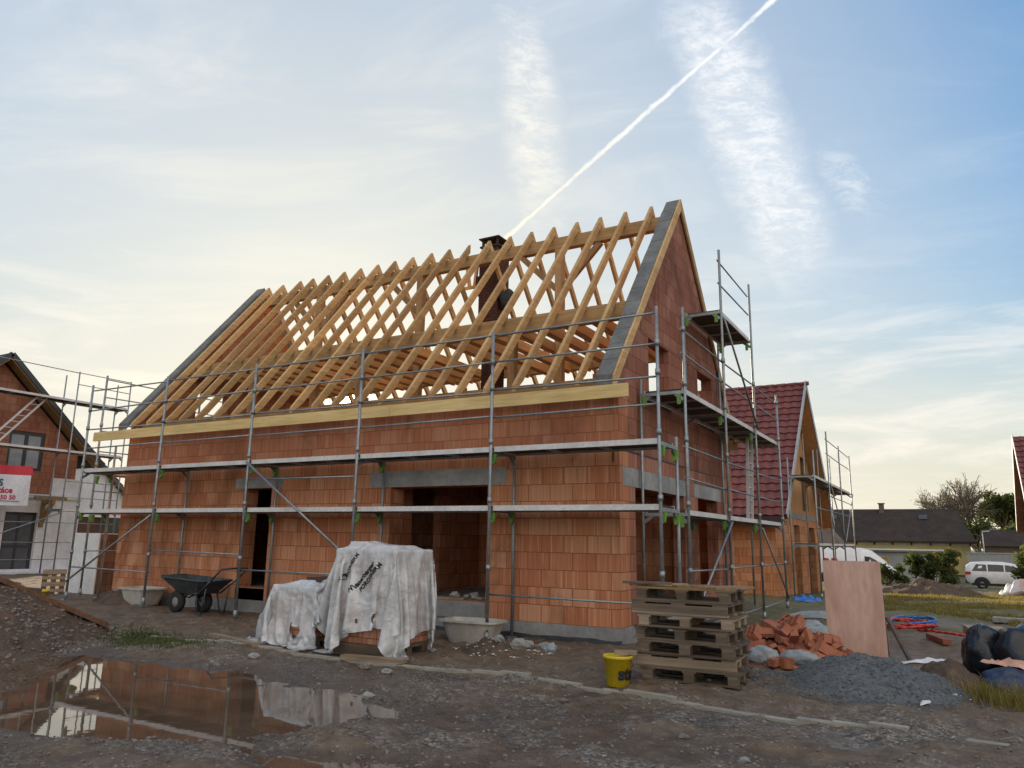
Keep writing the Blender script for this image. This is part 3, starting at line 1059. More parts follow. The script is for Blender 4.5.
# verge of each gable: felt covered top and an outer batten
for (x0, x1, xb0, xb1) in ((-0.235, 0.02, 0.0205, 0.055), (-L - 0.02, -L + 0.235, -L - 0.055, -L - 0.0205)):
    for side in (0, 1):
        f = (lambda y: y) if side == 0 else (lambda y: W - y)
        y0, y1 = -0.26, W / 2
        zz = lambda y: 3.74 + RS * (y + 0.25)
        b = MB()
        m_ = 14
        for k in range(m_):
            ya, yb = y0 + (y1 - y0) * k / m_, y0 + (y1 - y0) * (k + 0.985) / m_
            j = rnd.uniform(-0.012, 0.012)
            b.prism([(x0 + j, f(ya), zz(ya) + 0.03), (x0 + j, f(yb), zz(yb) + 0.022), (x0 + j, f(yb), zz(yb) - 0.115), (x0 + j, f(ya), zz(ya) - 0.115)], (x1 - x0, 0, 0))
        if side == 0 and x0 > -1:
            b.box(x0, x1, -0.262, 0.0, 3.62, 3.76)
        b.build("verge_coping", M['coping'], house)
        b = MB()
        b.prism([(xb0, f(y0), zz(y0) + 0.02), (xb0, f(y1 - 0.001), zz(y1) + 0.02), (xb0, f(y1 - 0.001), zz(y1) - 0.21), (xb0, f(y0), zz(y0) - 0.21)], (xb1 - xb0, 0, 0))
        b.build("verge_board", M['rafter'], house)
# chimney
cx, cy = (CH[0] + CH[1]) / 2, (CH[2] + CH[3]) / 2
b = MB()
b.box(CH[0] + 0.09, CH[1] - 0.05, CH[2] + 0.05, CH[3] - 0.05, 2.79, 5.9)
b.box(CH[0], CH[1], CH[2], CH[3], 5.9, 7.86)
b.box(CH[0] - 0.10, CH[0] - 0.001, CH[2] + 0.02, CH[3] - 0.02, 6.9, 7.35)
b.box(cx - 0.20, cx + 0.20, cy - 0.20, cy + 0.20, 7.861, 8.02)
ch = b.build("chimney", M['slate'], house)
b = MB()
b.box(cx - 0.25, cx + 0.25, cy - 0.25, cy + 0.25, 8.021, 8.06)
for sx_ in (-1, 1):
    for sy_ in (-1, 1):
        b.box(cx + sx_ * 0.19 - 0.025, cx + sx_ * 0.19 + 0.025, cy + sy_ * 0.19 - 0.025, cy + sy_ * 0.19 + 0.025, 8.061, 8.22)
b.add([(cx - .27, cy - .27, 8.221), (cx + .27, cy - .27, 8.221), (cx + .27, cy + .27, 8.221), (cx - .27, cy + .27, 8.221),
       (cx - .27, cy - .27, 8.25), (cx + .27, cy - .27, 8.25), (cx + .27, cy + .27, 8.25), (cx - .27, cy + .27, 8.25), (cx, cy, 8.36)],
      [(3, 2, 1, 0), (0, 1, 5, 4), (1, 2, 6, 5), (2, 3, 7, 6), (3, 0, 4, 7), (4, 5, 8), (5, 6, 8), (6, 7, 8), (7, 4, 8)])
b.build("chimney_cap", M['tile_old'], ch)
b = MB()
b.box(CH[0] - 0.55, CH[0] - 0.12, cy - 0.06, cy - 0.01, 7.15, 7.22)
b.bar((CH[0] - 0.42, cy, 7.2), (CH[0] - 0.50, cy - 0.02, 7.80), 0.05, 0.08)
b.bar((CH[0] - 0.28, cy, 7.2), (CH[0] - 0.20, cy - 0.02, 7.80), 0.05, 0.08)
b.build("trimmer", M['rafter'], house)


def blob(c, r, seed, squash=(1, 1, 1), amp=0.25, freq=1.8, n=20, flat_bottom=None, crease=0.0):
    """lumpy closed surface"""
    vs = []
    rows = n // 2
    for i in range(rows + 1):
        th = math.pi * i / rows
        for k in range(n):
            ph = 2 * math.pi * k / n
            d = Vector((math.sin(th) * math.cos(ph), math.sin(th) * math.sin(ph), math.cos(th)))
            q = d * freq + Vector((seed * 3.1, seed * 1.7, seed))
            a = 1 + amp * noise.noise(q) + amp * 0.5 * noise.noise(q * 2.3)
            if crease:
                a += crease * abs(noise.noise(q * 3.7)) - crease * 0.2
            p = Vector(c) + Vector((d.x * squash[0], d.y * squash[1], d.z * squash[2])) * r * a
            if flat_bottom is not None:
                p.z = max(p.z, flat_bottom)
            vs.append(p)
    fs = []
    for i in range(rows):
        for k in range(n):
            fs.append((i * n + k, (i + 1) * n + k, (i + 1) * n + (k + 1) % n, i * n + (k + 1) % n))
    return vs, fs


b = MB()
b.add(*blob((CH[1] + 0.16, cy - 0.1, 6.72), 0.20, 3, (0.9, 0.9, 1.15), 0.35, 1.8, 18, crease=0.2), smooth=True)
b.build("tarpaulin_bundle", M['foil'], ch)


# ------------------------------------------------------------------ scaffolds
def scaffold(name, label, posts, inward, width, tops, in_tops, decks, rails, braces, group=None, ext=0.0, mids=(), base=None, greens=True, rad=0.024, dark=False):
    """posts: outer standards (x, y); inward: unit vector to the wall;
    decks / rails: (z, first bay, last bay); braces: (bay, z at start post, z at end post)"""
    root = thing(name, (posts[0][0], posts[0][1], 0), label, "scaffold", group)
    st = M['steel'] if not dark else M['rust']
    iv = Vector((inward[0], inward[1], 0))
    P = [Vector((p[0], p[1], 0)) for p in posts]
    for k, p in enumerate(P):
        zb = gz(p.x, p.y) if base is None else base
        b = MB()
        q = p + iv * width
        zq = gz(q.x, q.y) if base is None else base
        b.tube((p.x, p.y, zb + 0.02), (p.x, p.y, tops[k]), rad, 8)
        if in_tops[k] is not None:
            b.tube((q.x, q.y, zq + 0.02), (q.x, q.y, in_tops[k]), rad, 8)
            b.box(q.x - 0.07, q.x + 0.07, q.y - 0.07, q.y + 0.07, zq - 0.01, zq + 0.015)
        b.box(p.x - 0.07, p.x + 0.07, p.y - 0.07, p.y + 0.07, zb - 0.01, zb + 0.015)
        b.tube((p.x, p.y, zb + 0.02), (p.x, p.y, zb + 0.16), rad + 0.012, 8)
        for (z, i0, i1) in decks:
            if i0 <= k <= i1 + 1:
                e = iv * width
                if in_tops[k] is None or in_tops[k] < z - 0.05:
                    b.bar((p.x, p.y, z - 0.045), (p.x + e.x, p.y + e.y, z - 0.045), 0.045, 0.05)
                    e2 = iv * (width * 0.85)
                    b.tube((p.x, p.y, z - 0.55), (p.x + e2.x, p.y + e2.y, z - 0.06), 0.016, 6)
                else:
                    b.bar((p.x, p.y, z - 0.045), (p.x + e.x, p.y + e.y, z - 0.045), 0.045, 0.05)
                    b.bar((p.x + e.x * .03, p.y + e.y * .03, z - 0.16), (p.x + e.x * .22, p.y + e.y * .22, z - 0.06), 0.02, 0.05)
                    b.bar((p.x + e.x * .97, p.y + e.y * .97, z - 0.16), (p.x + e.x * .78, p.y + e.y * .78, z - 0.06), 0.02, 0.05)
        for z in mids:
            if z < tops[k]:
                b.tube((p.x, p.y, z - 0.04), (p.x, p.y, z + 0.04), rad + 0.012, 8)
        b.build("frame", st, root)
        if greens:
            for (z, i0, i1) in decks:
                if i0 <= k <= i1 + 1:
                    for s, top in ((0.10, tops[k]), (0.88, in_tops[k] or 0)):
                        if top < z - 0.05 or rnd.random() < 0.25:
                            continue
                        g = p + iv * width * s
                        b = MB()
                        t_ = Vector((-iv.y, iv.x, 0)) * 0.05
                        b.prism([g + t_ + Vector((0, 0, z - 0.075)), g - t_ + Vector((0, 0, z - 0.075)), g - t_ * 0.5 + Vector((0, 0, z - 0.20)), g + t_ * 0.5 + Vector((0, 0, z - 0.23))], iv * 0.045)
                        b.build("wedge_coupler", M['green'], root)
    for (z, i0, i1) in decks:
        for k in range(i0, i1 + 1):
            p, q = P[k], P[k + 1]
            d = (q - p).normalized()
            a, c_ = p + d * 0.035, q - d * 0.035
            b = MB()
            nb = 2
            for j in range(nb):
                s = 0.06 + (width - 0.12) * (j + 0.5) / nb
                o = iv * s
                b.bar((a.x + o.x, a.y + o.y, z), (c_.x + o.x, c_.y + o.y, z), (width - 0.14) / nb, 0.035)
            dk = b.build("deck", M['deckwood'], root)
            b = MB()
            for s in (0.045, width - 0.045):
                o = iv * s
                b.bar((a.x + o.x, a.y + o.y, z - 0.012), (c_.x + o.x, c_.y + o.y, z - 0.012), 0.022, 0.075)
            for s in (0.0, 0.33, 0.66, 1.0):
                m_ = a.lerp(c_, 0.01 + 0.98 * s)
                o1, o2 = iv * 0.06, iv * (width - 0.06)
                b.bar((m_.x + o1.x, m_.y + o1.y, z - 0.034), (m_.x + o2.x, m_.y + o2.y, z - 0.034), 0.03, 0.03)
            b.build("deck_edge", M['alu'], dk)
    for (z, i0, i1) in rails:
        for k in range(i0, i1 + 1):
            p, q = P[k] + iv * 0.04, P[k + 1] + iv * 0.04
            b = MB()
            s = rnd.uniform(-0.015, 0.015)
            b.tube((p.x, p.y, z + s), (q.x, q.y, z - s), 0.0155, 6)
            b.build("guard_rail", st, root)
    for (k, z0, z1) in braces:
        p, q = P[k] - iv * 0.045, P[k + 1] - iv * 0.045
        b = MB()
        b.tube((p.x, p.y, z0), (q.x, q.y, z1), 0.02, 6)
        b.build("diagonal_brace", st, root)
    return root


B_ = 2.5622
fx = [0.88 - 5 * B_ + k * B_ for k in range(6)]
scaffold("scaffolding", "galvanised scaffold with two long decks along the eaves side of the house",
         [(x, -0.79) for x in fx], (0, 1), 0.697,
         [4.55, 4.50, 4.50, 4.50, 4.46, 4.50], [2.76] * 5 + [2.82],
         [(1.85, 0, 4), (2.70, 0, 4)],
         [(4.42, 0, 4), (4.00, 0, 4), (3.56, 0, 4), (3.17, 0, 4), (0.63, 4, 4), (1.07, 1, 1), (0.68, 0, 0), (0.80, 2, 2), (2.37, 2, 2)],
         [(0, 0.40, 1.75), (2, 2.68, 1.05)], mids=(1.0, 1.95, 2.8, 3.6, 4.0))
gsc = scaffold("scaffolding", "stepped galvanised scaffold against the gable of the house with a high top deck",
               [(0.753, 0.78), (0.753, 3.10), (0.753, 5.43), (0.753, 7.75)], (-1, 0), 0.697,
               [4.95, 6.70, 6.75, 4.78], [3.87, 5.58, 5.58, 3.75],
               [(1.843, 0, 2), (3.663, 0, 2), (5.55, 1, 1)],
               [(4.60, 0, 2), (4.22, 0, 2), (2.80, 0, 2), (2.32, 0, 2), (0.98, 0, 2), (6.50, 1, 1), (6.08, 1, 1), (0.18, 0, 2)],
               [(0, 0.35, 1.75), (2, 1.7, 0.25), (1, 5.4, 3.7)], mids=(1.0, 1.95, 2.9, 3.75, 4.6))
b = MB()
for dy in (-0.19, 0.19):
    b.bar((0.40, 6.15 + dy, 1.86), (0.40, 6.45 + dy, 3.72), 0.03, 0.06, up=(1, 0, 0))
for k in range(7):
    t = (k + 0.6) / 7
    b.tube((0.40, 6.15 + 0.30 * t - 0.19, 1.86 + 1.86 * t), (0.40, 6.15 + 0.30 * t + 0.19, 1.86 + 1.86 * t), 0.014, 6)
o = b.build("ladder", M['alu'], loc=(0.40, 6.3, 1.86))
tag(o, "narrow aluminium ladder between two decks of the gable scaffold", "ladder")
lsc = scaffold("scaffolding", "slim grey scaffold standing at the far left gable of the house",
               [(-12.55, -0.13), (-12.55, 1.9), (-12.55, 4.2)], (1, 0), 0.66,
               [4.95, 4.95, 5.9], [3.3, 4.9, 5.9], [(1.85, 0, 1), (2.70, 0, 1)],
               [(4.85, 0, 1), (4.45, 0, 1), (3.2, 0, 1), (3.65, 0, 1), (1.0, 0, 1), (2.3, 0, 1)], [(1, 0.3, 1.7)], mids=(1.0, 2.0, 2.9, 3.8))

# ------------------------------------------------------------------ neighbouring houses
def tiled_plane(b, x0, x1, ya, za, yb, zb, pitch=0.36, wave=0.30, th=0.05, relief=True):
    """courses of pantiles from eave (ya, za) up to ridge (yb, zb)"""
    Ls = math.hypot(yb - ya, zb - za)
    nrow = max(1, round(Ls / pitch))
    dy, dz_ = (yb - ya) / Ls, (zb - za) / Ls
    ny_, nz_ = (-dz_, dy) if dy > 0 else (dz_, -dy)
    ncol = int((x1 - x0) / wave)
    sub = 4 if relief else 1
    nxs = ncol * sub + 1
    vs, fs = [], []
    for r in range(nrow):
        for e, lift in ((0, 0.045), (1, 0.0)):
            s = Ls * (r + e) / nrow
            for i in range(nxs):
                x = x0 + (x1 - x0) * i / (nxs - 1)
                hgt = lift + (0.022 * math.cos(2 * math.pi * i / sub) if relief else 0)
                vs.append((x, ya + dy * s + ny_ * hgt, za + dz_ * s + nz_ * hgt))
    for r in range(nrow):
        o = r * 2 * nxs
        for i in range(nxs - 1):
            fs.append((o + i, o + i + 1, o + nxs + i + 1, o + nxs + i))
            if r + 1 < nrow:
                p = (r + 1) * 2 * nxs
                fs.append((o + nxs + i, o + nxs + i + 1, p + i + 1, p + i))
    b.add(vs, fs)
    # underside board
    vs2 = [(x0, ya, za - 0.02), (x1, ya, za - 0.02), (x1, yb, zb - 0.02), (x0, yb, zb - 0.02)]
    vs3 = [(p[0], p[1] - ny_ * th, p[2] - nz_ * th) for p in vs2]
    b.add(vs2 + vs3, [(0, 1, 2, 3), (7, 6, 5, 4), (0, 4, 5, 1), (1, 5, 6, 2), (2, 6, 7, 3), (3, 7, 4, 0)])


# --- house with the red tiled roof
rh = thing("tiled_house", (-0.7, 14.2, -0.2), "brick house with finished red tiled roof and orange wood gable behind the gable scaffold", "house")
Ya, Yb, Xg = 14.2, 22.6, -0.7
Ym, Zr = 18.4, 7.12
sl = 1.0
za_ = Zr - sl * (Ym - 13.5)
b = MB()
b.wall([rect(Ya, Yb, -0.6, 2.26), rect(17.3, 18.4, -0.45, 2.05), rect(20.1, 21.6, -0.4, 2.02)], lambda u, v, d: (Xg - d, u, v), 0.3)
b.wall([rect(-12.0, Xg - 0.301, -0.6, 2.60), rect(-4.5, -3.4, 0.5, 1.7)], lambda u, v, d: (u, Ya + d, v), 0.3)
b.wall([rect(-12.0, Xg - 0.301, -0.6, 2.60)], lambda u, v, d: (u, Yb - d, v), 0.3)
b.wall([rect(Ya + 0.301, Yb - 0.301, -0.6, 2.60)], lambda u, v, d: (-12 + d, u, v), 0.3)
b.build("wall", M['block_orange'], rh)
b = MB()
b.box(Xg - 0.3, Xg + 0.02, Ya - 0.02, Yb + 0.02, 2.262, 2.46)
b.build("ring_beam", M['concrete'], rh)
b = MB()
g_top = lambda y: Zr - sl * abs(y - Ym) - 0.30
b.wall([[(Ya, 2.462), (Yb, 2.462), (Yb, g_top(Yb)), (Ym, g_top(Ym)), (Ya, g_top(Ya))], rect(19.3, 20.6, 2.6, 4.6)], lambda u, v, d: (Xg - d, u, v), 0.2)
b.build("gable_cladding", M['clad'], rh)
b = MB()
b.box(Xg - 0.25, Xg - 0.2, 17.3, 18.4, -0.45, 2.05).box(Xg - 0.25, Xg - 0.2, 20.1, 21.6, -0.4, 2.02).box(Xg - 0.19, Xg - 0.14, 19.3, 20.6, 2.6, 4.6)
b.build("window", M['glass'], rh)
b = MB()
tiled_plane(b, -12.4, -0.2, 13.5, za_, Ym, Zr)
b.build("roof", M['tile'], rh)
b = MB()
tiled_plane(b, -12.4, -0.2, 2 * Ym - 13.5, za_, Ym, Zr, relief=False)
b.build("roof", M['tile'], rh)
b = MB()
for k in range(30):
    b.tube((-12.4 + 0.41 * k, Ym, Zr + 0.0), (-12.4 + 0.41 * k + 0.42, Ym, Zr + 0.015), 0.075, 8)
b.build("ridge_tiles", M['tile'], rh)
b = MB()
b.bar((-0.19, 13.45, za_ - 0.02), (-0.19, Ym, Zr + 0.03), 0.03, 0.24)
b.bar((-0.19, 2 * Ym - 13.45, za_ - 0.02), (-0.19, Ym, Zr + 0.03), 0.03, 0.24)
b.build("verge_trim", M['sheet'], rh)
b = MB()
for s in (1, -1):
    y_e = Ym - s * 4.85
    b.bar((-0.47, y_e, za_ - 0.16), (-0.47, Ym, Zr - 0.14), 0.50, 0.05, up=(0, 0, 1))
b.build("verge_soffit", M['clad'], rh)
b = MB()
b.box(-12.3, -0.35, 13.52, Ya - 0.01, za_ - 0.22, za_ - 0.16)
b.box(-12.3, -0.35, 13.50, 13.53, za_ - 0.24, za_ - 0.02)
b.build("eave_soffit", M['frame_dark'], rh)
b = MB()
b.box(-12.3, -0.35, Yb + 0.01, 2 * Ym - 13.5, za_ - 0.22, za_ - 0.16)
b.build("eave_soffit", M['clad'], rh)
scaffold("scaffolding", "rusty grey scaffold in front of the orange wood gable of the red roofed house",
         [(0.55, y) for y in (14.0, 17.0, 20.0, 23.2)], (-1, 0), 0.75, [4.2, 5.15, 5.0, 4.95], [4.0, 5.1, 4.9, 4.9],
         [(3.45, 0, 2), (1.42, 0, 2)], [(4.9, 1, 2), (4.4, 1, 2), (2.5, 0, 2), (0.5, 1, 2), (3.0, 1, 2)], [(2, 1.5, 3.4), (1, 3.4, 1.5)], greens=False, dark=False)

# --- house at the far left, gable towards us
lh = thing("neighbour_house", (-24, 3, 0), "half rendered house with brick upper gable and white ground floor at left edge", "house")
X0 = -24.0
zr, ym, s2 = 7.43, 3.0, 0.95
gt = lambda y: zr - s2 * abs(y - ym) - 0.32
b = MB()
b.wall([[(-0.3, 2.70), (6.0, 2.70), (6.0, gt(6.0)), (ym, gt(ym)), (-0.3, gt(-0.3))], rect(3.55, 4.75, 3.5, 4.85)], lambda u, v, d: (X0 - d, u, v), 0.3)
b.build("wall", M['block_old'], lh)
b = MB()
b.wall([rect(-0.3, 6.3, -0.8, 2.56), rect(3.76, 4.85, 0.12, 2.05), rect(0.5, 1.9, 0.8, 2.0)], lambda u, v, d: (X0 + 0.05 - d, u, v), 0.35)
b.box(X0 - 9, X0 - 0.31, -0.3, 0.0, -0.8, 2.56).box(X0 - 9, X0 - 0.31, 6.0, 6.3, -0.8, 3.3)
b.box(X0 + 0.055, X0 + 0.75, 3.0, 6.2, -0.8, 0.02)
b.build("wall", M['render_white'], lh)
b = MB()
b.wall([[(5.15, 2.705), (6.3, 2.705), (6.3, 3.30), (5.15, 3.30)]], lambda u, v, d: (X0 + 0.06 - d, u, v), 0.055)
b.box(X0 + 0.055, X0 + 0.20, -0.35, 6.35, 2.565, 2.695)
b.build("cornice", M['render_white'], lh)
b = MB()
for (y0, y1, z0, z1) in ((3.55, 4.75, 3.5, 4.85),):
    b.box(X0 - 0.12, X0 - 0.06, y0, y0 + 0.10, z0, z1).box(X0 - 0.12, X0 - 0.06, y1 - 0.10, y1, z0, z1)
    b.box(X0 - 0.12, X0 - 0.06, (y0 + y1) / 2 - 0.06, (y0 + y1) / 2 + 0.06, z0, z1).box(X0 - 0.121, X0 - 0.059, y0 + .1, y1 - .1, z1 - 0.12, z1).box(X0 - 0.121, X0 - 0.059, y0 + .1, y1 - .1, z0, z0 + 0.10)
wf = b.build("window", M['frame_dark'], lh)
b = MB()
b.box(X0 - 0.10, X0 - 0.085, 3.64, 4.66, 3.58, 4.75)
b.build("pane", plain("pale_blind", (0.28, 0.32, 0.36), 0.25), wf)
b = MB()
b.box(X0 - 0.14, X0 - 0.08, 3.76, 3.86, 0.12, 2.05).box(X0 - 0.14, X0 - 0.08, 4.75, 4.85, 0.12, 2.05)
b.box(X0 - 0.139, X0 - 0.081, 3.86, 4.75, 1.95, 2.05).box(X0 - 0.139, X0 - 0.081, 4.26, 4.34, 0.12, 1.95).box(X0 - 0.138, X0 - 0.082, 3.86, 4.75, 0.85, 0.93)
df = b.build("door", M['frame_dark'], lh)
b = MB()
b.box(X0 - 0.12, X0 - 0.10, 3.83, 4.78, 0.14, 1.98)
b.build("pane", plain("grey_door_glass", (0.10, 0.115, 0.13), 0.15), df)
b = MB()
b.box(X0 - 0.2, X0 - 0.15, 0.5, 1.9, 0.8, 2.0)
b.build("window", M['glass'], lh)
for y in (4.95, 3.25):
    b = MB()
    b.bar((X0 + 0.06, y, 2.42), (X0 + 0.72, y, 2.42), 0.13, 0.15).bar((X0 + 0.07, y, 1.55), (X0 + 0.07, y, 2.34), 0.13, 0.13)
    b.bar((X0 + 0.10, y, 1.72), (X0 + 0.62, y, 2.36), 0.11, 0.12)
    b.bar((X0 + 0.66, y - 0.62, 2.56), (X0 + 0.66, y + 0.45, 2.56), 0.14, 0.13)
    b.build("timber_bracket", M['pallet_yellow'], lh)
for s in (1, -1):
    b = MB()
    tiled_plane(b, X0 - 9.4, X0 + 0.5, ym - s * 3.72, zr - s2 * 3.72, ym, zr, relief=False, th=0.12)
    b.build("roof", M['tile_old'], lh)
    b = MB()
    b.bar((X0 + 0.27, ym - s * 3.65, zr - s2 * 3.65 - 0.19), (X0 + 0.27, ym, zr - 0.19), 0.46, 0.05)
    b.build("verge_soffit", M['pallet_yellow'], lh)
    b = MB()
    b.bar((X0 + 0.52, ym - s * 3.72, zr - s2 * 3.72 - 0.05), (X0 + 0.52, ym, zr - 0.05), 0.03, 0.17)
    b.build("verge_board", M['frame_dark'], lh)
ls = scaffold("scaffolding", "grey scaffold before the left brick gable with a caged top guard rail",
              [(-22.2, -1.2), (-22.2, 1.7), (-22.2, 4.65), (-22.2, 6.6)], (-1, 0), 0.8,
              [6.2, 6.95, 6.95, 6.95], [6.1, 6.1, 6.9, 6.9],
              [(5.92, 0, 2), (4.15, 0, 2), (2.15, 2, 2)], [(6.92, 1, 2), (6.5, 2, 2), (1.7, 0, 2), (1.05, 0, 2), (0.5, 0, 2), (3.1, 2, 2), (2.55, 0, 2)],
              [(1, 0.9, 2.05)], greens=False)
b = MB()
for dy in (-0.16, 0.16):
    b.bar((-22.6, 2.35 + dy, 4.2), (-22.6, 3.75 + dy, 5.95), 0.03, 0.06)
for k in range(8):
    t = (k + 0.5) / 8
    b.tube((-22.6, 2.35 - 0.16 + 1.4 * t, 4.2 + 1.75 * t), (-22.6, 2.35 + 0.16 + 1.4 * t, 4.2 + 1.75 * t), 0.015, 5)
o = b.build("ladder", M['alu'], loc=(-22.6, 3.0, 4.2))
tag(o, "pale ladder slanting between two decks in front of the left brick gable", "ladder")
# banner tied to that scaffold
bn = thing("banner", (-22.12, 1.3, 2.2), "white banner with red top stripe hanging on the scaffold of the left house", "banner")
yb0, yb1, zb0, zb1 = -0.9, 3.52, 2.22, 3.50
def wav(y, z):
    return -22.12 + 0.035 * math.sin(y * 2.6 + z) + 0.02 * math.sin(y * 6.1 - 2 * z)
def bgrid(z0, z1, ny_=44, nz_=8):
    vs, fs = [], []
    for j in range(nz_ + 1):
        for i in range(ny_ + 1):
            y = yb0 + (yb1 - yb0) * i / ny_ - 0.05 * (j / nz_) * (i / ny_)
            z = z0 + (z1 - z0) * j / nz_ - 0.04 * math.sin(math.pi * i / ny_)
            vs.append((wav(y, z), y, z))
    for j in range(nz_):
        for i in range(ny_):
            a = j * (ny_ + 1) + i
            fs.append((a, a + 1, a + ny_ + 2, a + ny_ + 1))
    n = len(vs)
    vs2 = [(x - 0.004, y, z) for x, y, z in vs]
    fs2 = [tuple(k + n for k in reversed(f)) for f in fs]
    return vs + vs2, fs + fs2
b = MB()
b.add(*bgrid(zb0, 3.20), smooth=True)
b.build("banner_sheet", M['banner_white'], bn)
b = MB()
b.add(*bgrid(3.202, zb1, nz_=3), smooth=True)
b.build("banner_stripe", M['banner_red'], bn)
def on_banner(yc, zc_):
    return lambda p: Vector((wav(yc + p.x, zc_ + p.y) + 0.012 + p.z, yc + p.x, zc_ + p.y - 0.04 * math.sin(math.pi * min(1, max(0, (yc + p.x + 0.9) / 4.42)))))
letters("PROJEKTES", 0.30, M['ink_blue'], bn, on_banner(1.92, 2.93), bold=0.012)
letters("a investáce", 0.26, M['ink_red'], bn, on_banner(2.40, 2.70), bold=0.008)
letters("0217 410 50 50", 0.20, M['ink_red'], bn, on_banner(2.45, 2.47), bold=0.006)
letters("S", 0.34, M['banner_white'], bn, on_banner(2.35, 3.35), bold=0.01)
b = MB()
b.bar((-22.095, 1.6, 2.34), (-22.095, 3.2, 2.34), 0.004, 0.02, up=(0, 0, 1))
b.build("lettering", M['ink_blue'], bn)

# --- white house further back on the left
wh = thing("white_house", (-31, 9, 0), "plain white house with brownish tiled roof seen through the left scaffold posts", "house")
b = MB()
b.wall([rect(7.0, 13.2, -1.0, 2.35), rect(8.2, 12.4, 0.9, 2.1)], lambda u, v, d: (-30.5 - d, u, v), 0.3)
b.box(-39, -30.81, 7.0, 7.3, -1, 2.35).box(-39, -30.81, 12.9, 13.2, -1, 2.35)
b.wall([[(7.0, 2.351), (13.2, 2.351), (10.1, 4.9)]], lambda u, v, d: (-30.5 - d, u, v), 0.3)
b.build("wall", M['render_white'], wh)
b = MB()
b.box(-30.7, -30.65, 8.2, 12.4, 0.9, 2.1)
b.build("window", M['glass'], wh)
for s in (1, -1):
    b = MB()
    tiled_plane(b, -39.2, -30.2, 10.1 - s * 3.6, 5.25 - 0.92 * 3.6, 10.1, 5.25, relief=False, th=0.15)
    b.build("roof", M['tile_grey'], wh)

# --- house whose corner enters at the right edge
eh = thing("edge_house", (7.5, 31, -0.6), "brick house with red tiled roof cut off by the right edge of the photo", "house")
Xe, Ym2, Zr2 = 7.02, 31.2, 6.42
b = MB()
b.wall([[(28.0, -0.9), (35.0, -0.9), (35.0, 2.4), (31.5, 6.0), (28.0, 2.4)]], lambda u, v, d: (Xe + d, u, v), 0.3)
b.box(Xe + 0.301, 18, 28.0, 28.3, -0.9, 2.4).box(Xe + 0.301, 18, 34.7, 35.0, -0.9, 2.4)
b.build("wall", M['block_old'], eh)
b = MB()
tiled_plane(b, Xe - 0.35, 18, 31.2 - 3.9, 2.5, 31.2, Zr2)
b.build("roof", M['tile'], eh)
b = MB()
tiled_plane(b, Xe - 0.35, 18, 31.2 + 4.1, 2.3, 31.2, Zr2, relief=False)
b.build("roof", M['tile'], eh)
b = MB()
b.bar((Xe - 0.36, 27.25, 2.46), (Xe - 0.36, 31.2, Zr2 + 0.03), 0.03, 0.22).bar((Xe - 0.36, 35.3, 2.26), (Xe - 0.36, 31.2, Zr2 + 0.03), 0.03, 0.22)
b.build("verge_trim", M['sheet'], eh)
b = MB()
b.bar((Xe - 0.16, 35.25, 2.16), (Xe - 0.16, 31.2, Zr2 - 0.16), 0.36, 0.05).bar((Xe - 0.16, 27.3, 2.36), (Xe - 0.16, 31.2, Zr2 - 0.16), 0.36, 0.05)
b.build("verge_soffit", M['pallet'], eh)

# --- long barn and low buildings in the distance
bz = -1.35
bn_ = thing("barn", (-2, 84, bz), "long yellow plastered barn under a big dark tiled roof in the distance", "barn")
b = MB()
b.box(-16, 5.1, 80.0, 80.3, bz, 2.1).box(-16, 5.1, 90, 90.3, bz, 2.1).box(4.8, 5.1, 80.31, 89.99, bz, 2.1).box(-16, -15.7, 80.31, 89.99, bz, 2.1)
b.build("wall", M['yellow_wall'], bn_)
b = MB()
xs0, xs1, xr0, xr1 = -16.5, 5.7, -15.0, 3.9
zE, zR = 1.95, 5.45
b.add([(xs0, 79.3, zE), (xs1, 79.3, zE), (xs1, 91, zE), (xs0, 91, zE), (xr0, 85.1, zR), (xr1, 85.1, zR),
       (xs0, 79.3, zE - .15), (xs1, 79.3, zE - .15), (xs1, 91, zE - .15), (xs0, 91, zE - .15)],
      [(0, 1, 5, 4), (1, 2, 5), (2, 3, 4, 5), (3, 0, 4), (0, 6, 7, 1), (1, 7, 8, 2), (2, 8, 9, 3), (3, 9, 6, 0), (9, 8, 7, 6)])
rf_ = b.build("roof", M['tile_old'], bn_)
b = MB()
b.box(-3.3, -2.8, 84.3, 84.9, 4.7, 6.0).box(-3.4, -2.7, 84.2, 85.0, 6.001, 6.1)
b.build("chimney", M['tile_grey'], rf_)
for x in (-8, 1.0):
    b = MB()
    b.bar((x, 83.0, 4.18 + .1), (x, 83.8, 4.66 + .1), 0.8, 0.06)
    b.build("skylight", plain("skylight_glass", (0.06, 0.065, 0.06), 0.5), rf_)
b = MB()
for k in range(11):
    x = -14 + k * 1.75
    b.box(x, x + 1.45, 79.95, 79.995, 1.55, 1.92)
b.build("window_strip", M['white_plastic'], bn_)
b = MB()
for k in range(12):
    x = -14.15 + k * 1.75
    b.box(x - 0.05, x + 0.05, 79.9, 79.99, 1.5, 1.935)
b.build("timber_stud", M['tile_old'], bn_)
gr = thing("outbuilding", (0, 62, -1.4), "low grey plastered outbuilding with an orange window before the barn", "outbuilding")
b = MB()
b.wall([rect(-7, 3.6, -1.6, 0.95), rect(-2.35, -0.95, -0.35, 0.55)], lambda u, v, d: (u, 60 + d, v), 0.3)
b.box(3.3, 3.6, 60.31, 66, -1.6, 0.95)
b.build("wall", M['grey_wall'], gr)
b = MB()
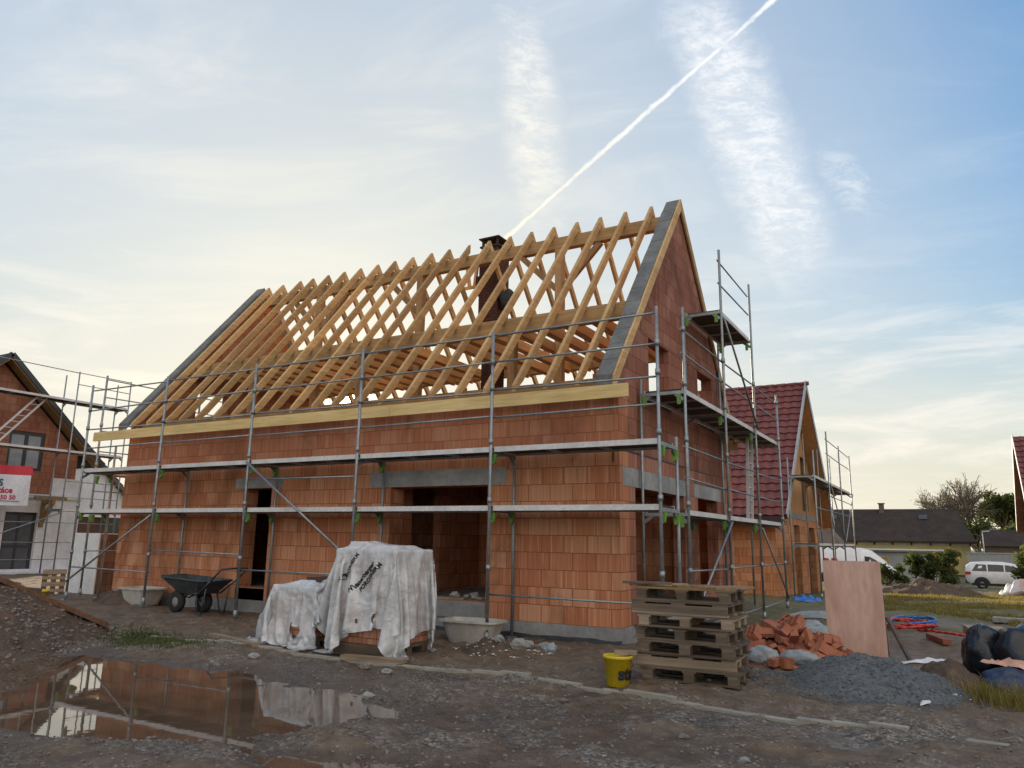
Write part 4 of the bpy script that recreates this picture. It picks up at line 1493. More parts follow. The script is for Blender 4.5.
b.add([(-7.3, 59.7, 0.96), (3.9, 59.7, 0.96), (3.9, 66.3, 1.05), (-7.3, 66.3, 1.05), (-7.3, 59.7, 1.08), (3.9, 59.7, 1.08), (3.9, 66.3, 1.17), (-7.3, 66.3, 1.17)],
      [(0, 3, 2, 1), (4, 5, 6, 7), (0, 1, 5, 4), (1, 2, 6, 5), (2, 3, 7, 6), (3, 0, 4, 7)])
b.build("roof", M['coping'], gr)
b = MB()
b.box(-2.3, -1.0, 60.12, 60.16, -0.3, 0.5)
wd = b.build("window", M['clad'], gr)
b = MB()
b.box(-1.72, -1.6, 60.08, 60.115, -0.3, 0.5).box(-2.35, -0.95, 60.06, 60.11, -0.42, -0.34)
b.build("frame", M['pallet_pale'], wd)
lb = thing("low_wall", (5.5, 62, -1.4), "low pale grey wall stepping down beyond the white car", "wall")
b = MB()
b.box(4.6, 8.6, 62.0, 62.3, -1.6, 0.92).box(8.601, 14, 62.0, 62.3, -1.6, 0.25).box(4.55, 8.65, 61.95, 62.35, 0.921, 1.02)
b.build("wall", M['grey_wall'], lb)
ob_ = thing("brown_shed", (10, 75, -1.4), "brown shed with a dull red roof under the green trees", "shed")
b = MB()
b.box(6.3, 15, 75, 80, -1.6, 1.6)
b.build("wall", M['tile_grey'], ob_)
b = MB()
b.add([(6.0, 74.5, 1.55), (15.3, 74.5, 1.55), (15.3, 77.5, 3.1), (6.0, 77.5, 3.1), (15.3, 80.5, 1.55), (6.0, 80.5, 1.55)], [(0, 1, 2, 3), (3, 2, 4, 5), (0, 3, 5), (1, 4, 2), (0, 5, 4, 1)])
b.build("roof", M['tile_old'], ob_)
sh = thing("grey_shed", (-7, 58, -1.2), "low shed with weathered grey tiled roof behind the far scaffold", "shed")
b = MB()
b.box(-12, -4.4, 56.5, 61.0, -1.5, 0.8)
b.build("wall", M['grey_wall'], sh)
b = MB()
b.add([(-12.3, 56, 0.75), (-3.6, 56, 0.75), (-5.4, 58.8, 3.3), (-12.3, 58.8, 3.3), (-3.6, 61.5, 0.75), (-12.3, 61.5, 0.75)], [(0, 1, 2, 3), (3, 2, 4, 5), (1, 4, 2), (0, 3, 5), (0, 5, 4, 1)])
b.build("roof", M['tile_grey'], sh)


# ------------------------------------------------------------------ trees and bushes
def leaf_cloud(name, centers, n, size, mat, parent, seed, squash=0.8, shell=0.55):
    rs = np.random.RandomState(seed)
    V, F = [], []
    tot = sum(c[3] ** 2 for c in centers)
    k = 0
    for (x, y, z, r) in centers:
        m = int(n * r * r / tot + rs.rand())
        for _ in range(m):
            d = rs.normal(size=3)
            d /= np.linalg.norm(d) + 1e-9
            rr = r * (shell + (1.08 - shell) * rs.rand() ** 0.8) * (0.8 + 0.35 * noise.noise(Vector((d[0] * 2 + x, d[1] * 2 + y, d[2] * 2 + z))))
            p = np.array([x, y, z]) + d * rr * np.array([1, 1, squash])
            s = size * rs.uniform(0.6, 1.3)
            a = rs.normal(size=3)
            a /= np.linalg.norm(a)
            c = np.cross(a, rs.normal(size=3))
            c /= np.linalg.norm(c) + 1e-9
            V += [p - a * s, p + c * s * 0.55, p + a * s, p - c * s * 0.55]
            F.append((k, k + 1, k + 2, k + 3))
            k += 4
    org = ORG.get(parent.name, Vector((0, 0, 0))) if parent else Vector((0, 0, 0))
    V = (np.array(V) - np.array(org)).tolist()
    return raw(name, V, F, mat, parent)


def branches(b, p, d, length, r, depth, rs, spread=0.55, tips=None, droop=0.0):
    q = p + d * length
    mid = p.lerp(q, 0.5) + Vector(rs.normal(size=3)) * length * 0.05
    b.tube(p, mid, r, 5 if depth > 1 else 3, r * 0.85, caps=False)
    b.tube(mid, q, r * 0.85, 5 if depth > 1 else 3, r * 0.65, caps=False)
    if tips is not None and depth <= 1:
        tips.append(q)
    if depth == 0:
        return
    k = 3 if rs.rand() < 0.5 else 2
    for i in range(k + (1 if depth > 2 else 0)):
        nd = (d + Vector(rs.normal(size=3)) * spread + Vector((0, 0, 0.12 - droop))).normalized()
        s = q if i < k else mid
        branches(b, s, nd, length * rs.uniform(0.66, 0.92), r * 0.72, depth - 1, rs, spread, tips, droop)


def tree(x, y, h, label, seed, leaf=None, nleaf=0, lsize=0.2, group=None, depth=5, r=0.22, trunk_h=0.3, lean=0.0):
    z = gz(x, y) - 0.1
    root = thing("tree", (x, y, z), label, "tree", group)
    rs = np.random.RandomState(seed)
    b = MB()
    tips = []
    base = Vector((x, y, z))
    top = base + Vector((lean, 0, h * trunk_h))
    b.tube(base, top, r, 8, r * 0.8, caps=False)
    for i in range(3):
        d = Vector((rs.normal() * 0.35, rs.normal() * 0.35, 1)).normalized()
        branches(b, top, d, h * 0.20, r * 0.6, depth, rs, 0.42, tips)
    b.build("trunk", M['bark'], root)
    if leaf:
        cs = [(t.x, t.y, t.z, rs.uniform(0.5, 1.0) * h * 0.085) for t in tips]
        leaf_cloud("crown", cs, nleaf, lsize, leaf, root, seed + 1, shell=0.2)
    return root


tree(3.3, 108, 11.2, "tall nearly bare tree rising behind the left part of the barn roof end", 3, M['leaf_yellow'], 260, 0.14, depth=5, r=0.26)
tree(6.4, 110, 11.8, "tall nearly bare tree next to the leafy green trees", 9, M['leaf_yellow'], 350, 0.14, depth=5, r=0.26)
tree(9.6, 112, 10.0, "broad leafy green tree nearest the right edge house", 12, M['leaf'], 5200, 0.27, depth=4, r=0.3)
tree(6.0, 104, 7.2, "lower leafy tree behind the right end of the barn", 15, M['leaf'], 3400, 0.25, depth=4, r=0.25, trunk_h=0.2)
tree(13.5, 116, 10.0, "dense green tree partly hidden by the right edge house", 18, M['leaf_dark'], 5000, 0.27, depth=4, r=0.3)
tree(11.0, 96, 6.3, "small rounded tree standing above the brown shed", 21, M['leaf_dark'], 3200, 0.25, depth=4, r=0.25, trunk_h=0.2)


def bush(x, y, r, h, label, seed, mat, n=2600, lsize=0.09):
    z = gz(x, y)
    root = thing("bush", (x, y, z), label, "bush")
    rs = np.random.RandomState(seed)
    cs = []
    for i in range(16):
        a = rs.rand() * 6.28
        q = rs.rand() ** 0.6 * r * 0.85
        cs.append((x + q * math.cos(a), y + q * math.sin(a) * 0.7, z + h * rs.uniform(0.2, 0.95), r * rs.uniform(0.22, 0.42)))
    leaf_cloud("foliage", cs, n, lsize, mat, root, seed, 0.9, 0.15)
    b = MB()
    for i in range(14):
        c = cs[i]
        b.tube((x + rs.normal() * 0.1, y, z - 0.05), (c[0], c[1], c[2]), 0.025, 5, 0.01, caps=False)
    b.build("stem", M['bark'], root)


bush(2.75, 40.2, 1.4, 1.9, "large loose green bush between the earth mound and the white car", 4, M['leaf_dark'], 4200, 0.10)
bush(3.4, 40.9, 0.8, 2.4, "yellowish bush top rising behind the large green bush", 6, M['leaf_yellow'], 1800, 0.10)
bush(0.3, 41.0, 1.2, 1.2, "low dark bush beside the nose of the white van", 8, M['leaf_dark'], 1800, 0.09)
bush(7.75, 38.2, 1.35, 2.8, "olive green bush at the right edge below the brick house", 10, M['leaf'], 4200, 0.10)


# ------------------------------------------------------------------ vehicles
def loft(b, st, ny_=10, smooth=True):
    """st: (x, half width low, half width belt, half width top, z low, z belt, z top)"""
    rings = []
    for (x, wl, wb, wt, zl, zb, zt) in st:
        half = [(wl * 0.92, zl), (wl, zl + 0.12), (wb, zl + (zb - zl) * 0.6), (wb * 0.985, zb), (wt, zb + (zt - zb) * 0.9), (wt * 0.82, zt)]
        rings.append([(x, -a, z) for a, z in half] + [(x, a, z) for a, z in reversed(half)])
    n = len(rings[0])
    vs = [p for r in rings for p in r]
    fs = []
    for i in range(len(rings) - 1):
        for k in range(n):
            fs.append((i * n + k, i * n + (k + 1) % n, (i + 1) * n + (k + 1) % n, (i + 1) * n + k))
    fs.append(tuple(range(n)))
    fs.append(tuple(range((len(rings) - 1) * n, len(rings) * n)))
    b.add(vs, fs, smooth)


def vehicle(name, loc, label, cat, stations, wheels, wr, sides, extras, half):
    root = thing(name, loc, label, cat)
    o = Vector(loc)
    T = lambda p: Vector(p) + o
    b = MB()
    loft(b, [(s[0] + 0, *s[1:]) for s in stations])
    b.v = [T(p) for p in b.v]
    b.build("body", M['car_white'], root)
    def skin(x, z):
        for a, c_ in zip(stations[:-1], stations[1:]):
            if a[0] <= x <= c_[0]:
                f = (x - a[0]) / (c_[0] - a[0])
                q = [p + (r_ - p) * f for p, r_ in zip(a, c_)]
                zt_ = q[5] + (q[6] - q[5]) * 0.9
                return q[2] * 0.985 + (q[3] - q[2] * 0.985) * min(1, max(0, (z - q[5]) / (zt_ - q[5])))
        return half
    for poly in sides:
        for s in (-1, 1):
            b = MB()
            b.prism([T((x, s * (skin(x, z) + 0.006), z)) for x, z, hw in poly], (0, -s * 0.03, 0))
            b.build("side_window", M['glass'], root)
    for x in wheels:
        for s in (-1, 1):
            b = MB()
            prof = [(wr * 0.62, -0.10), (wr * 0.95, -0.11), (wr, -0.06), (wr, 0.06), (wr * 0.95, 0.11), (wr * 0.62, 0.10)]
            b.lathe(T((x, s * (half - 0.10), wr)), prof, 20, 'Y')
            wl = b.build("wheel", M['rubber'], root)
            b = MB()
            b.lathe(T((x, s * (half - 0.10), wr)), [(0.02, s * 0.10), (wr * 0.25, s * 0.105), (wr * 0.62, s * 0.09)], 12, 'Y')
            b.build("rim", M['sheet'], wl)
            b = MB()
            ring = []
            for k in range(13):
                a = math.pi * k / 12
                ring.append((x + (wr * 1.28) * math.cos(a), wr * 0.9 + wr * 1.28 * math.sin(a)))
            b.prism([T((px_, s * (half + 0.003), pz_)) for px_, pz_ in ring], (0, -s * 0.02, 0))
            b.build("wheel_arch", M['rubber'], root)
    for nm, mt, bx in extras:
        b = MB()
        b.box(o.x + bx[0], o.x + bx[1], o.y + bx[2], o.y + bx[3], o.z + bx[4], o.z + bx[5])
        b.build(nm, M[mt], root)
    return root


sx0, sy0 = 4.30, 46.9
sz0 = gz(6, 46.9) - 0.02
vehicle("parked_car", (sx0, sy0, sz0), "white parked estate car with dark windows beside the white tarp at right", "car",
        [(0.0, .70, .78, .62, .42, .95, 1.05), (0.06, .80, .86, .66, .34, 1.00, 1.40), (0.35, .86, .90, .66, .26, 1.03, 1.60), (1.2, .88, .92, .68, .24, 1.03, 1.66), (2.1, .88, .92, .68, .24, 1.02, 1.65),
         (2.7, .88, .92, .66, .24, 1.00, 1.55), (3.35, .88, .91, .72, .24, .98, 1.05), (4.0, .86, .90, .70, .26, .88, .95), (4.40, .78, .82, .60, .34, .70, .80), (4.48, .70, .74, .55, .40, .62, .70)],
        (0.85, 3.55), 0.34,
        [[(0.35, 1.08, .86), (1.15, 1.08, .89), (1.15, 1.48, .76), (0.62, 1.50, .75)], [(1.22, 1.08, .89), (2.05, 1.08, .89), (2.05, 1.48, .76), (1.22, 1.50, .76)], [(2.12, 1.08, .89), (3.0, 1.06, .88), (2.72, 1.36, .79), (2.3, 1.47, .76), (2.12, 1.48, .76)]],
        [("tail_light", 'tail', (-0.012, 0.30, -0.885, -0.60, 0.86, 1.04)), ("tail_light", 'tail', (-0.012, 0.30, 0.60, 0.885, 0.86, 1.04)), ("sill_trim", 'rubber', (0.3, 4.1, -0.93, 0.93, 0.22, 0.36)), ("bumper", 'rubber', (-0.03, 0.2, -0.78, 0.78, 0.32, 0.55))], 0.92)
vx0, vy0 = -5.2, 49.6
vz0 = gz(-2, 49.6) - 0.02
van = vehicle("parked_van", (vx0, vy0, vz0), "white high roofed delivery van standing behind the pink panel", "van",
        [(0.0, .90, .95, .86, .40, 1.10, 2.30), (0.1, .95, .98, .88, .32, 1.15, 2.42), (1.5, .97, 1.0, .88, .30, 1.15, 2.48), (3.2, .97, 1.0, .88, .30, 1.15, 2.46), (3.9, .97, 1.0, .84, .30, 1.15, 2.28), (4.7, .96, .98, .78, .30, 1.14, 1.62),
         (5.0, .95, .97, .76, .30, 1.10, 1.30), (5.5, .90, .92, .70, .32, .92, 1.02), (5.72, .78, .80, .60, .38, .72, .80)],
        (1.0, 4.75), 0.36,
        [[(3.55, 1.24, 0), (4.60, 1.20, 0), (4.50, 1.42, 0), (4.25, 1.66, 0), (3.9, 1.86, 0), (3.55, 1.90, 0)]],
        [("bumper", 'rubber', (5.45, 5.76, -0.8, 0.8, 0.34, 0.56)), ("headlight", 'sheet', (5.30, 5.62, -0.905, -0.62, 0.72, 0.92)), ("headlight", 'sheet', (5.30, 5.62, 0.62, 0.905, 0.72, 0.92))], 1.0)
letters("RB", 0.9, M['red'], van, lambda p: Vector((vx0 + 1.35 + p.x, vy0 - 1.012 + p.z, vz0 + 1.35 + p.y)), bold=0.03)

lp = thing("street_lamp", (6.0, 70, gz(6, 70)), "slim grey street lamp in front of the brown shed", "lamp")
b = MB()
zl = gz(6, 70)
b.tube((6.0, 70, zl - 0.1), (6.0, 70, 2.75), 0.05, 8, 0.035)
b.build("pole", M['roof_lamp'], lp)
b = MB()
b.bar((5.98, 70, 2.80), (6.55, 70, 2.86), 0.22, 0.10)
b.build("lamp_head", M['roof_lamp'], lp)

# ------------------------------------------------------------------ heaps
def heap(name, c, rx, ry, h, mat, seed, label, cat="heap", rough=0.10, fr=3.0, n=64, rows=26, power=1.3, rot=0.0, zf=None):
    x0, y0 = c
    ca, sa = math.cos(rot), math.sin(rot)
    pts = []
    for i in range(rows + 1):
        t = i / rows
        for k in range(n):
            a = 2 * math.pi * k / n
            edge = 1 + 0.16 * noise.noise(Vector((math.cos(a) * 1.5, math.sin(a) * 1.5, seed)))
            u, v = rx * t * edge * math.cos(a), ry * t * edge * math.sin(a)
            pts.append((x0 + u * ca - v * sa, y0 + u * sa + v * ca, t))
    X = np.array([p[0] for p in pts])
    Y = np.array([p[1] for p in pts])
    Tt = np.array([p[2] for p in pts])
    Z = ground_np(X, Y)
    Z = Z + h * np.clip(1 - Tt ** 2, 0, 1) ** power - 0.06 * Tt ** 4 + 0.005
    nn = np.array([fbm(px_, py_, fr, 5, seed) for px_, py_ in zip(X, Y)])
    Z = Z + rough * nn * np.clip(1.25 - Tt, 0.0, 1.0)
    z0 = gz(x0, y0)
    vs = np.stack([X - x0, Y - y0, Z - z0], 1).tolist()
    fs = []
    for i in range(rows):
        for k in range(n):
            fs.append((i * n + k, (i + 1) * n + k, (i + 1) * n + (k + 1) % n, i * n + (k + 1) % n))
    ob = raw(name, vs, fs, mat, smooth=True, loc=(x0, y0, z0))
    tag(ob, label, cat)
    bvh = BVHTree.FromPolygons([Vector((x, y, z)) for x, y, z in zip(X, Y, Z)], fs)
    return ob, bvh


def on_heap(bvh, x, y):
    hit = bvh.ray_cast(Vector((x, y, 5)), Vector((0, 0, -1)))
    g = gz(x, y)
    return max(hit[0].z, g) if hit[0] is not None else g


rub, rub_b = heap("rubble_heap", (-7.95, -4.95), 2.4, 2.2, 0.88, M['soil'], 4.0, "high heap of stony soil at the left edge beside the puddle", rough=0.10, fr=2.2, n=110, rows=60, power=1.5)
gr_, gr_b = heap("gravel_heap", (3.24, -1.62), 0.88, 0.80, 0.29, M['gravel'], 9.0, "small cone of blue grey gravel in front of the pink panel", rough=0.035, fr=4.0, n=90, rows=46, power=1.2)
sm, sm_b = heap("soil_heap", (3.92, -1.05), 0.42, 0.55, 0.27, M['soil'], 12.0, "little reddish brown soil heap between gravel and black bags", rough=0.06, fr=5.0)
em, em_b = heap("earth_mound", (2.9, 25.2), 2.1, 1.5, 0.46, M['soil'], 15.0, "long brown earth mound in front of the bushes across the field", rough=0.22, fr=1.6, n=90, rows=36)
em2, em2_b = heap("earth_mound", (7.3, 27.8), 2.2, 1.2, 0.30, M['soil'], 17.0, "flat brown earth bank under the white tarp at the right edge", rough=0.10, fr=1.2, n=70)
dh, dh_b = heap("debris_heap", (-1.05, -1.38), 0.75, 0.42, 0.15, M['soil'], 21.0, "low dark heap of rubbish and soil at the foot of the brick wall", rough=0.06, fr=5.0)
wm, wm_b = heap("soil_heap", (-10.6, -0.35), 1.0, 0.5, 0.24, M['soil'], 25.0, "dark soil heap before the left house corner beside the pale mortar tub", rough=0.07, fr=3.0)


def heap_stones(cx_, cy_, rx, ry, bvh):
    def where(rs, n):
        out = []
        while len(out) < n:
            a, q = rs.rand() * 6.283, math.sqrt(rs.rand())
            out.append((cx_ + rx * q * math.cos(a), cy_ + ry * q * math.sin(a)))
        return out
    zf = lambda X, Y: np.array([on_heap(bvh, float(x), float(y)) for x, y in zip(X, Y)])
    return where, zf


wh_, zf_ = heap_stones(-7.85, -5.0, 2.5, 2.4, rub_b)
tag(scatter_stones("rubble_stones", 6000, wh_, 0.008, 0.040, M['stone'], 8, zf_), 'stones sticking out of the high soil heap at left', 'stones', kind='stuff')
wh_, zf_ = heap_stones(3.2, -1.68, 1.05, 0.92, gr_b)
tag(scatter_stones("heap_gravel", 5200, wh_, 0.006, 0.019, M['gravel'], 18, zf_), 'loose grey chippings covering the small gravel cone', 'gravel', kind='stuff')
wh_, zf_ = heap_stones(-1.05, -1.38, 0.75, 0.42, dh_b)
tag(scatter_stones("rubbish_scraps", 210, wh_, 0.008, 0.035, M['debris'], 28, zf_, flat=0.4), 'pale scraps strewn over the low dark heap by the wall', 'scraps', kind='stuff')
for i in range(7):
    a = rnd.random() * 6.28
    x, y = -0.85 + 0.4 * math.cos(a), -1.28 + 0.22 * math.sin(a)
    b = MB()
    b.add(*blob((x, y, on_heap(dh_b, x, y) + 0.04), rnd.uniform(0.06, 0.12), i + 40, (1, 0.8, 0.7), 0.4, 1.6, 12))
    o = b.build("rubble_chunk", M['bag_grey'] if i % 2 else M['concrete'], loc=(x, y, on_heap(dh_b, x, y)))
    tag(o, "grey rubble chunk lying on the low dark heap by the wall", "rubble", "rubble chunks on the low heap")
def yard_pts(rs, n):
    out = []
    while len(out) < n:
        x, y = rs.uniform(-9.5, 4.6), rs.uniform(-3.6, -0.6)
        if rs.rand() < 0.55 + 0.8 * fbm(x, y, 1.0, 2, 9.0):
            out.append((x, y))
    return out
tag(scatter_stones("yard_stones", 1500, yard_pts, 0.006, 0.03, M['stone'], 38, ground_np), 'small stones and crumbs on the muddy yard by the house', 'stones', kind='stuff')
# single bigger stones on the road
for i, (x, y, r) in enumerate(((-0.75, -4.35, 0.055), (-1.75, -3.25, 0.06), (-1.35, -3.35, 0.05), (2.2, -4.2, 0.035), (2.75, -4.6, 0.03), (0.9, -3.6, 0.035), (-3.2, -3.55, 0.06))):
    b = MB()
    b.add(*blob((x, y, gz(x, y) + r * 0.4), r, i + 60, (1.25, 0.9, 0.65), 0.35, 1.6, 14))
    tag(b.build("stone", M['concrete'] if i % 2 == 0 else M['stone'], loc=(x, y, gz(x, y))), ["pale flat stone alone in the middle of the gravel road", "pale stone at the edging by the plastic wrapped pallets", "small stone just right of the pale stone by the wrapped pallets",
        "small pinkish stone on the road in front of the gravel heap", "small flat pale stone on the road nearest the bottom right", "small stone on the road below the yellow bucket", "grey stone on the muddy shore behind the puddle"][i], "stone")

# ------------------------------------------------------------------ pallets
def pallet(loc, rz, label, seed, mats, group, lx=0.97, ly=0.68, hgt=0.148, name="pallet", stringer=False):
    rs = random.Random(seed)
    root = thing(name, (0, 0, 0), label, "pallet", group)
    b = MB()
    for k in range(5):
        wv = 0.14 if k % 2 == 0 else 0.10
        yy = -ly / 2 + 0.07 + k * (ly - 0.14) / 4
        if rs.random() < 0.08 and 0 < k < 4:
            continue
        j = rs.uniform(-0.012, 0.012)
        b.box(-lx / 2 + j, lx / 2 + j, yy - wv / 2, yy + wv / 2, hgt - 0.016, hgt)
    b.build("top_boards", mats[0], root)
    b = MB()
    for x in (-lx / 2 + 0.07, 0, lx / 2 - 0.07):
        b.box(x - 0.07, x + 0.07, -ly / 2, ly / 2, hgt - 0.0325, hgt - 0.0165)
    b.build("cross_boards", mats[1], root)
    for x in (-lx / 2 + 0.07, 0, lx / 2 - 0.07):
        for y in (-ly / 2 + 0.05, 0, ly / 2 - 0.05):
            if stringer and y != 0:
                continue
            b = MB()
            b.box(x - 0.05 + rs.uniform(-.01, .01), x + 0.05, y - 0.05, y + 0.05, 0.0165, hgt - 0.033)
            b.build("spacer_block", mats[1], root)
    if stringer:
        for y in (-ly / 2 + 0.02, ly / 2 - 0.02):
            b = MB()
            b.box(-lx / 2, lx / 2, y - 0.02, y + 0.02, 0.0165, hgt - 0.033)
            b.build("stringer", mats[1], root)
    b = MB()
    for y in (-ly / 2 + 0.05, 0, ly / 2 - 0.05):
        b.box(-lx / 2, lx / 2, y - 0.05, y + 0.05, 0.0, 0.016)
    b.build("bottom_boards", mats[2], root)
    root.location = loc
    root.rotation_euler = (0, 0, rz)
    ORG[root.name] = Vector(loc)
    return root


names = ["bottom pallet of the grey stack, resting on the ground", "second pallet from the ground, with a pale front board", "third pallet from the ground in the grey stack",
         "middle pallet of the grey stack, shifted to the left", "third pallet from the top of the grey stack", "second pallet from the top, with a pale side board", "topmost pallet of the stack, with yellowish planks"]
zz = gz(1.7, -2.2) + 0.0
P_, PP, PY = M['pallet'], M['pallet_pale'], M['pallet_yellow']
pal_mats = [(P_, P_, P_), (P_, PP, P_), (P_, P_, P_), (P_, P_, P_), (P_, PP, P_), (P_, P_, PP), (PY, P_, P_)]
for k in range(7):
    pallet((1.69 + (0.03, -0.01, 0.02, -0.03, 0.01, -0.04, -0.02)[k], -2.23 + rnd.uniform(-0.03, 0.03), zz), R((2.5, 4, 1, -1.5, 2.5, 0, 1.5)[k]),
           names[k], 30 + k, pal_mats[k], "weathered pallets in one stack", hgt=0.127, stringer=k in (1, 5))
    zz += 0.1275
for i, (x, y, a, ln, mt) in enumerate(((1.35, -2.25, 38, 0.62, 'pallet_pale'), (1.28, -2.42, 12, 0.5, 'pallet'), (1.72, -2.25, 50, 0.45, 'pallet_yellow'), (1.98, -2.28, 62, 0.5, 'pallet_pale'), (2.12, -2.3, 58, 0.52, 'pallet_pale'))):
    b = MB()
    b.rbox((x, y, zz + 0.012 + (0.0225 if i == 1 else 0)), (ln, 0.10, 0.022), R(a))
    tag(b.build("loose_board", M[mt], loc=(x, y, zz)), ["pale loose board lying at the left end of the pallet stack top", "dark loose board crossing the left corner of the stack top", "short yellowish board in the middle of the pallet stack top",
        "second pale board from the right on the pallet stack", "rightmost pale board on top of the pallet stack"][i], "board")

# ------------------------------------------------------------------ buckets
def bucket(name, c, r0, r1, h, label, word=None, face=0.0):
    root = thing(name, c, label, "bucket")
    o = Vector(c)
    b = MB()
    b.lathe(o, [(0.0, 0.0), (r0, 0.0), (r0 + (r1 - r0) * 0.9, h * 0.9), (r1 * 1.0, h * 0.9), (r1 * 1.05, h * 0.91), (r1 * 1.05, h * 0.985), (r1 * 1.02, h), (r1 * 0.97, h), (r0 * 0.97, 0.015), (0, 0.015)], 32)
    b.build("bucket_body", M['yellow'], root)
    b = MB()
    pts = []
    for k in range(13):
        a = math.pi * k / 12
        pts.append(o + Vector((r1 * 1.08 * math.cos(a + face), r1 * 1.08 * math.sin(a + face), h * 0.93 - 0.0 - 0.10 * math.sin(a))))
    b.path(pts, 0.004)
    b.build("handle", M['steel'], root)
    if word:
        def f(p):
            a = face + p.x / (r1 * 0.93)
            rr = r0 + (r1 - r0) * (0.45 * h + p.y) / h + 0.003 + p.z
            return o + Vector((rr * math.cos(a), rr * math.sin(a), 0.42 * h + p.y))
        letters(word, 0.17, M['black'], root, f, bold=0.008)
    return root


bucket("bucket", (1.10, -2.80, gz(1.10, -2.80) - 0.005), 0.112, 0.142, 0.285, "yellow plastic bucket with black lettering beside the pallet stack", "sto", R(-20))
bucket("bucket", (-11.0, -1.85, gz(-11.0, -1.85)), 0.14, 0.17, 0.34, "yellow bucket half hidden behind the left soil heap")
b = MB()
b.rbox((1.16, -2.74, gz(1.1, -2.7) + 0.305), (0.22, 0.12, 0.03), R(20))
tag(b.build("wood_offcut", M['pallet_pale'], loc=(1.1, -2.7, 0.3)), "pale wood offcut laid across the yellow bucket by the pallets", "offcut")

# ------------------------------------------------------------------ wrapped pallets of blocks
def drape_all(jobs, frames=56):
    """let plastic sheets fall over the stacks (cloth), then keep the settled shape as plain mesh"""
    tmp, sheets = [], []
    def collider(x0, x1, y0, y1, z0, z1):
        me = bpy.data.meshes.new('tmp')
        me.from_pydata([(x, y, z) for z in (z0, z1) for x, y in ((x0, y0), (x1, y0), (x1, y1), (x0, y1))], [],
                       [(3, 2, 1, 0), (4, 5, 6, 7), (0, 1, 5, 4), (1, 2, 6, 5), (2, 3, 7, 6), (3, 0, 4, 7)])
        ob = bpy.data.objects.new('tmp', me)
        COL.objects.link(ob)
        ob.modifiers.new('c', 'COLLISION')
        ob.collision.thickness_outer = 0.012
        ob.collision.cloth_friction = 25
        tmp.append(ob)
    for j in jobs:
        for bx in j['boxes']:
            collider(*bx)
    gz0 = min(j['ground'] for j in jobs)
    collider(-6, 0, -5, 0.5, gz0 - 1, gz0)
    for j in jobs:
        n = j['n']
        vs, fs = [], []
        ca, sa = math.cos(j['rot']), math.sin(j['rot'])
        for q in range(n + 1):
            for i in range(n + 1):
                u, v = (i / n - 0.5) * j['size'][0], (q / n - 0.5) * j['size'][1]
                z = j['top'] + 0.06 * noise.noise(Vector((u * 2.6, v * 2.6, j['seed']))) + 0.03 * noise.noise(Vector((u * 7, v * 7, j['seed'])))
                vs.append((j['c'][0] + u * ca - v * sa, j['c'][1] + u * sa + v * ca, z))
        for q in range(n):
            for i in range(n):
                a = q * (n + 1) + i
                if noise.noise(Vector((i * 0.11, q * 0.11, j['seed'] + 30))) > 0.52 and (i < n * 0.2 or q < n * 0.2):
                    continue                         # torn places along the edges
                fs.append((a, a + 1, a + n + 2, a + n + 1))
        me = bpy.data.meshes.new('tmp')
        me.from_pydata(vs, [], fs)
        ob = bpy.data.objects.new('tmp', me)
        COL.objects.link(ob)
        cs = ob.modifiers.new('cloth', 'CLOTH')
        st = cs.settings
        st.quality = 6
        st.mass = 0.16
        st.tension_stiffness = 18
        st.compression_stiffness = 18
        st.shear_stiffness = 8
        st.bending_stiffness = j['bend']
        st.air_damping = 1.5
        cs.collision_settings.distance_min = 0.012
        cs.point_cache.frame_end = frames
        sheets.append(ob)
        tmp.append(ob)
    for f in range(1, frames + 1):
        sc.frame_set(f)
    dg = bpy.context.evaluated_depsgraph_get()
    out = []
    for ob, j in zip(sheets, jobs):
        me = bpy.data.meshes.new_from_object(ob.evaluated_get(dg))
        vs = [Vector(v.co) for v in me.vertices]
        fs = [tuple(p.vertices) for p in me.polygons]
        bpy.data.meshes.remove(me)
        # keep the one connected sheet, drop torn-off crumbs
        par = list(range(len(vs)))
        def root_of(a):
            while par[a] != a:
                par[a] = par[par[a]]
                a = par[a]
            return a
        for f in fs:
            for a in f[1:]:
                par[root_of(a)] = root_of(f[0])
        cnt = {}
        for f in fs:
            r_ = root_of(f[0])
            cnt[r_] = cnt.get(r_, 0) + 1
        best = max(cnt, key=cnt.get)
        fs = [f for f in fs if root_of(f[0]) == best]
        used = sorted({a for f in fs for a in f})
        new = {a: i for i, a in enumerate(used)}
        vs = [vs[a] for a in used]
        fs = [tuple(new[a] for a in f) for f in fs]
        out.append((vs, fs))
    for ob in tmp:
        me = ob.data
        bpy.data.objects.remove(ob)
        bpy.data.meshes.remove(me)
    sc.frame_set(1)
    res = []
    for (vs, fs), j in zip(out, jobs):
        b = MB()
        b.add(vs, fs, True)
        res.append((b.build("plastic_film", M['film'], j['root']), BVHTree.FromPolygons(vs, fs)))
    return res


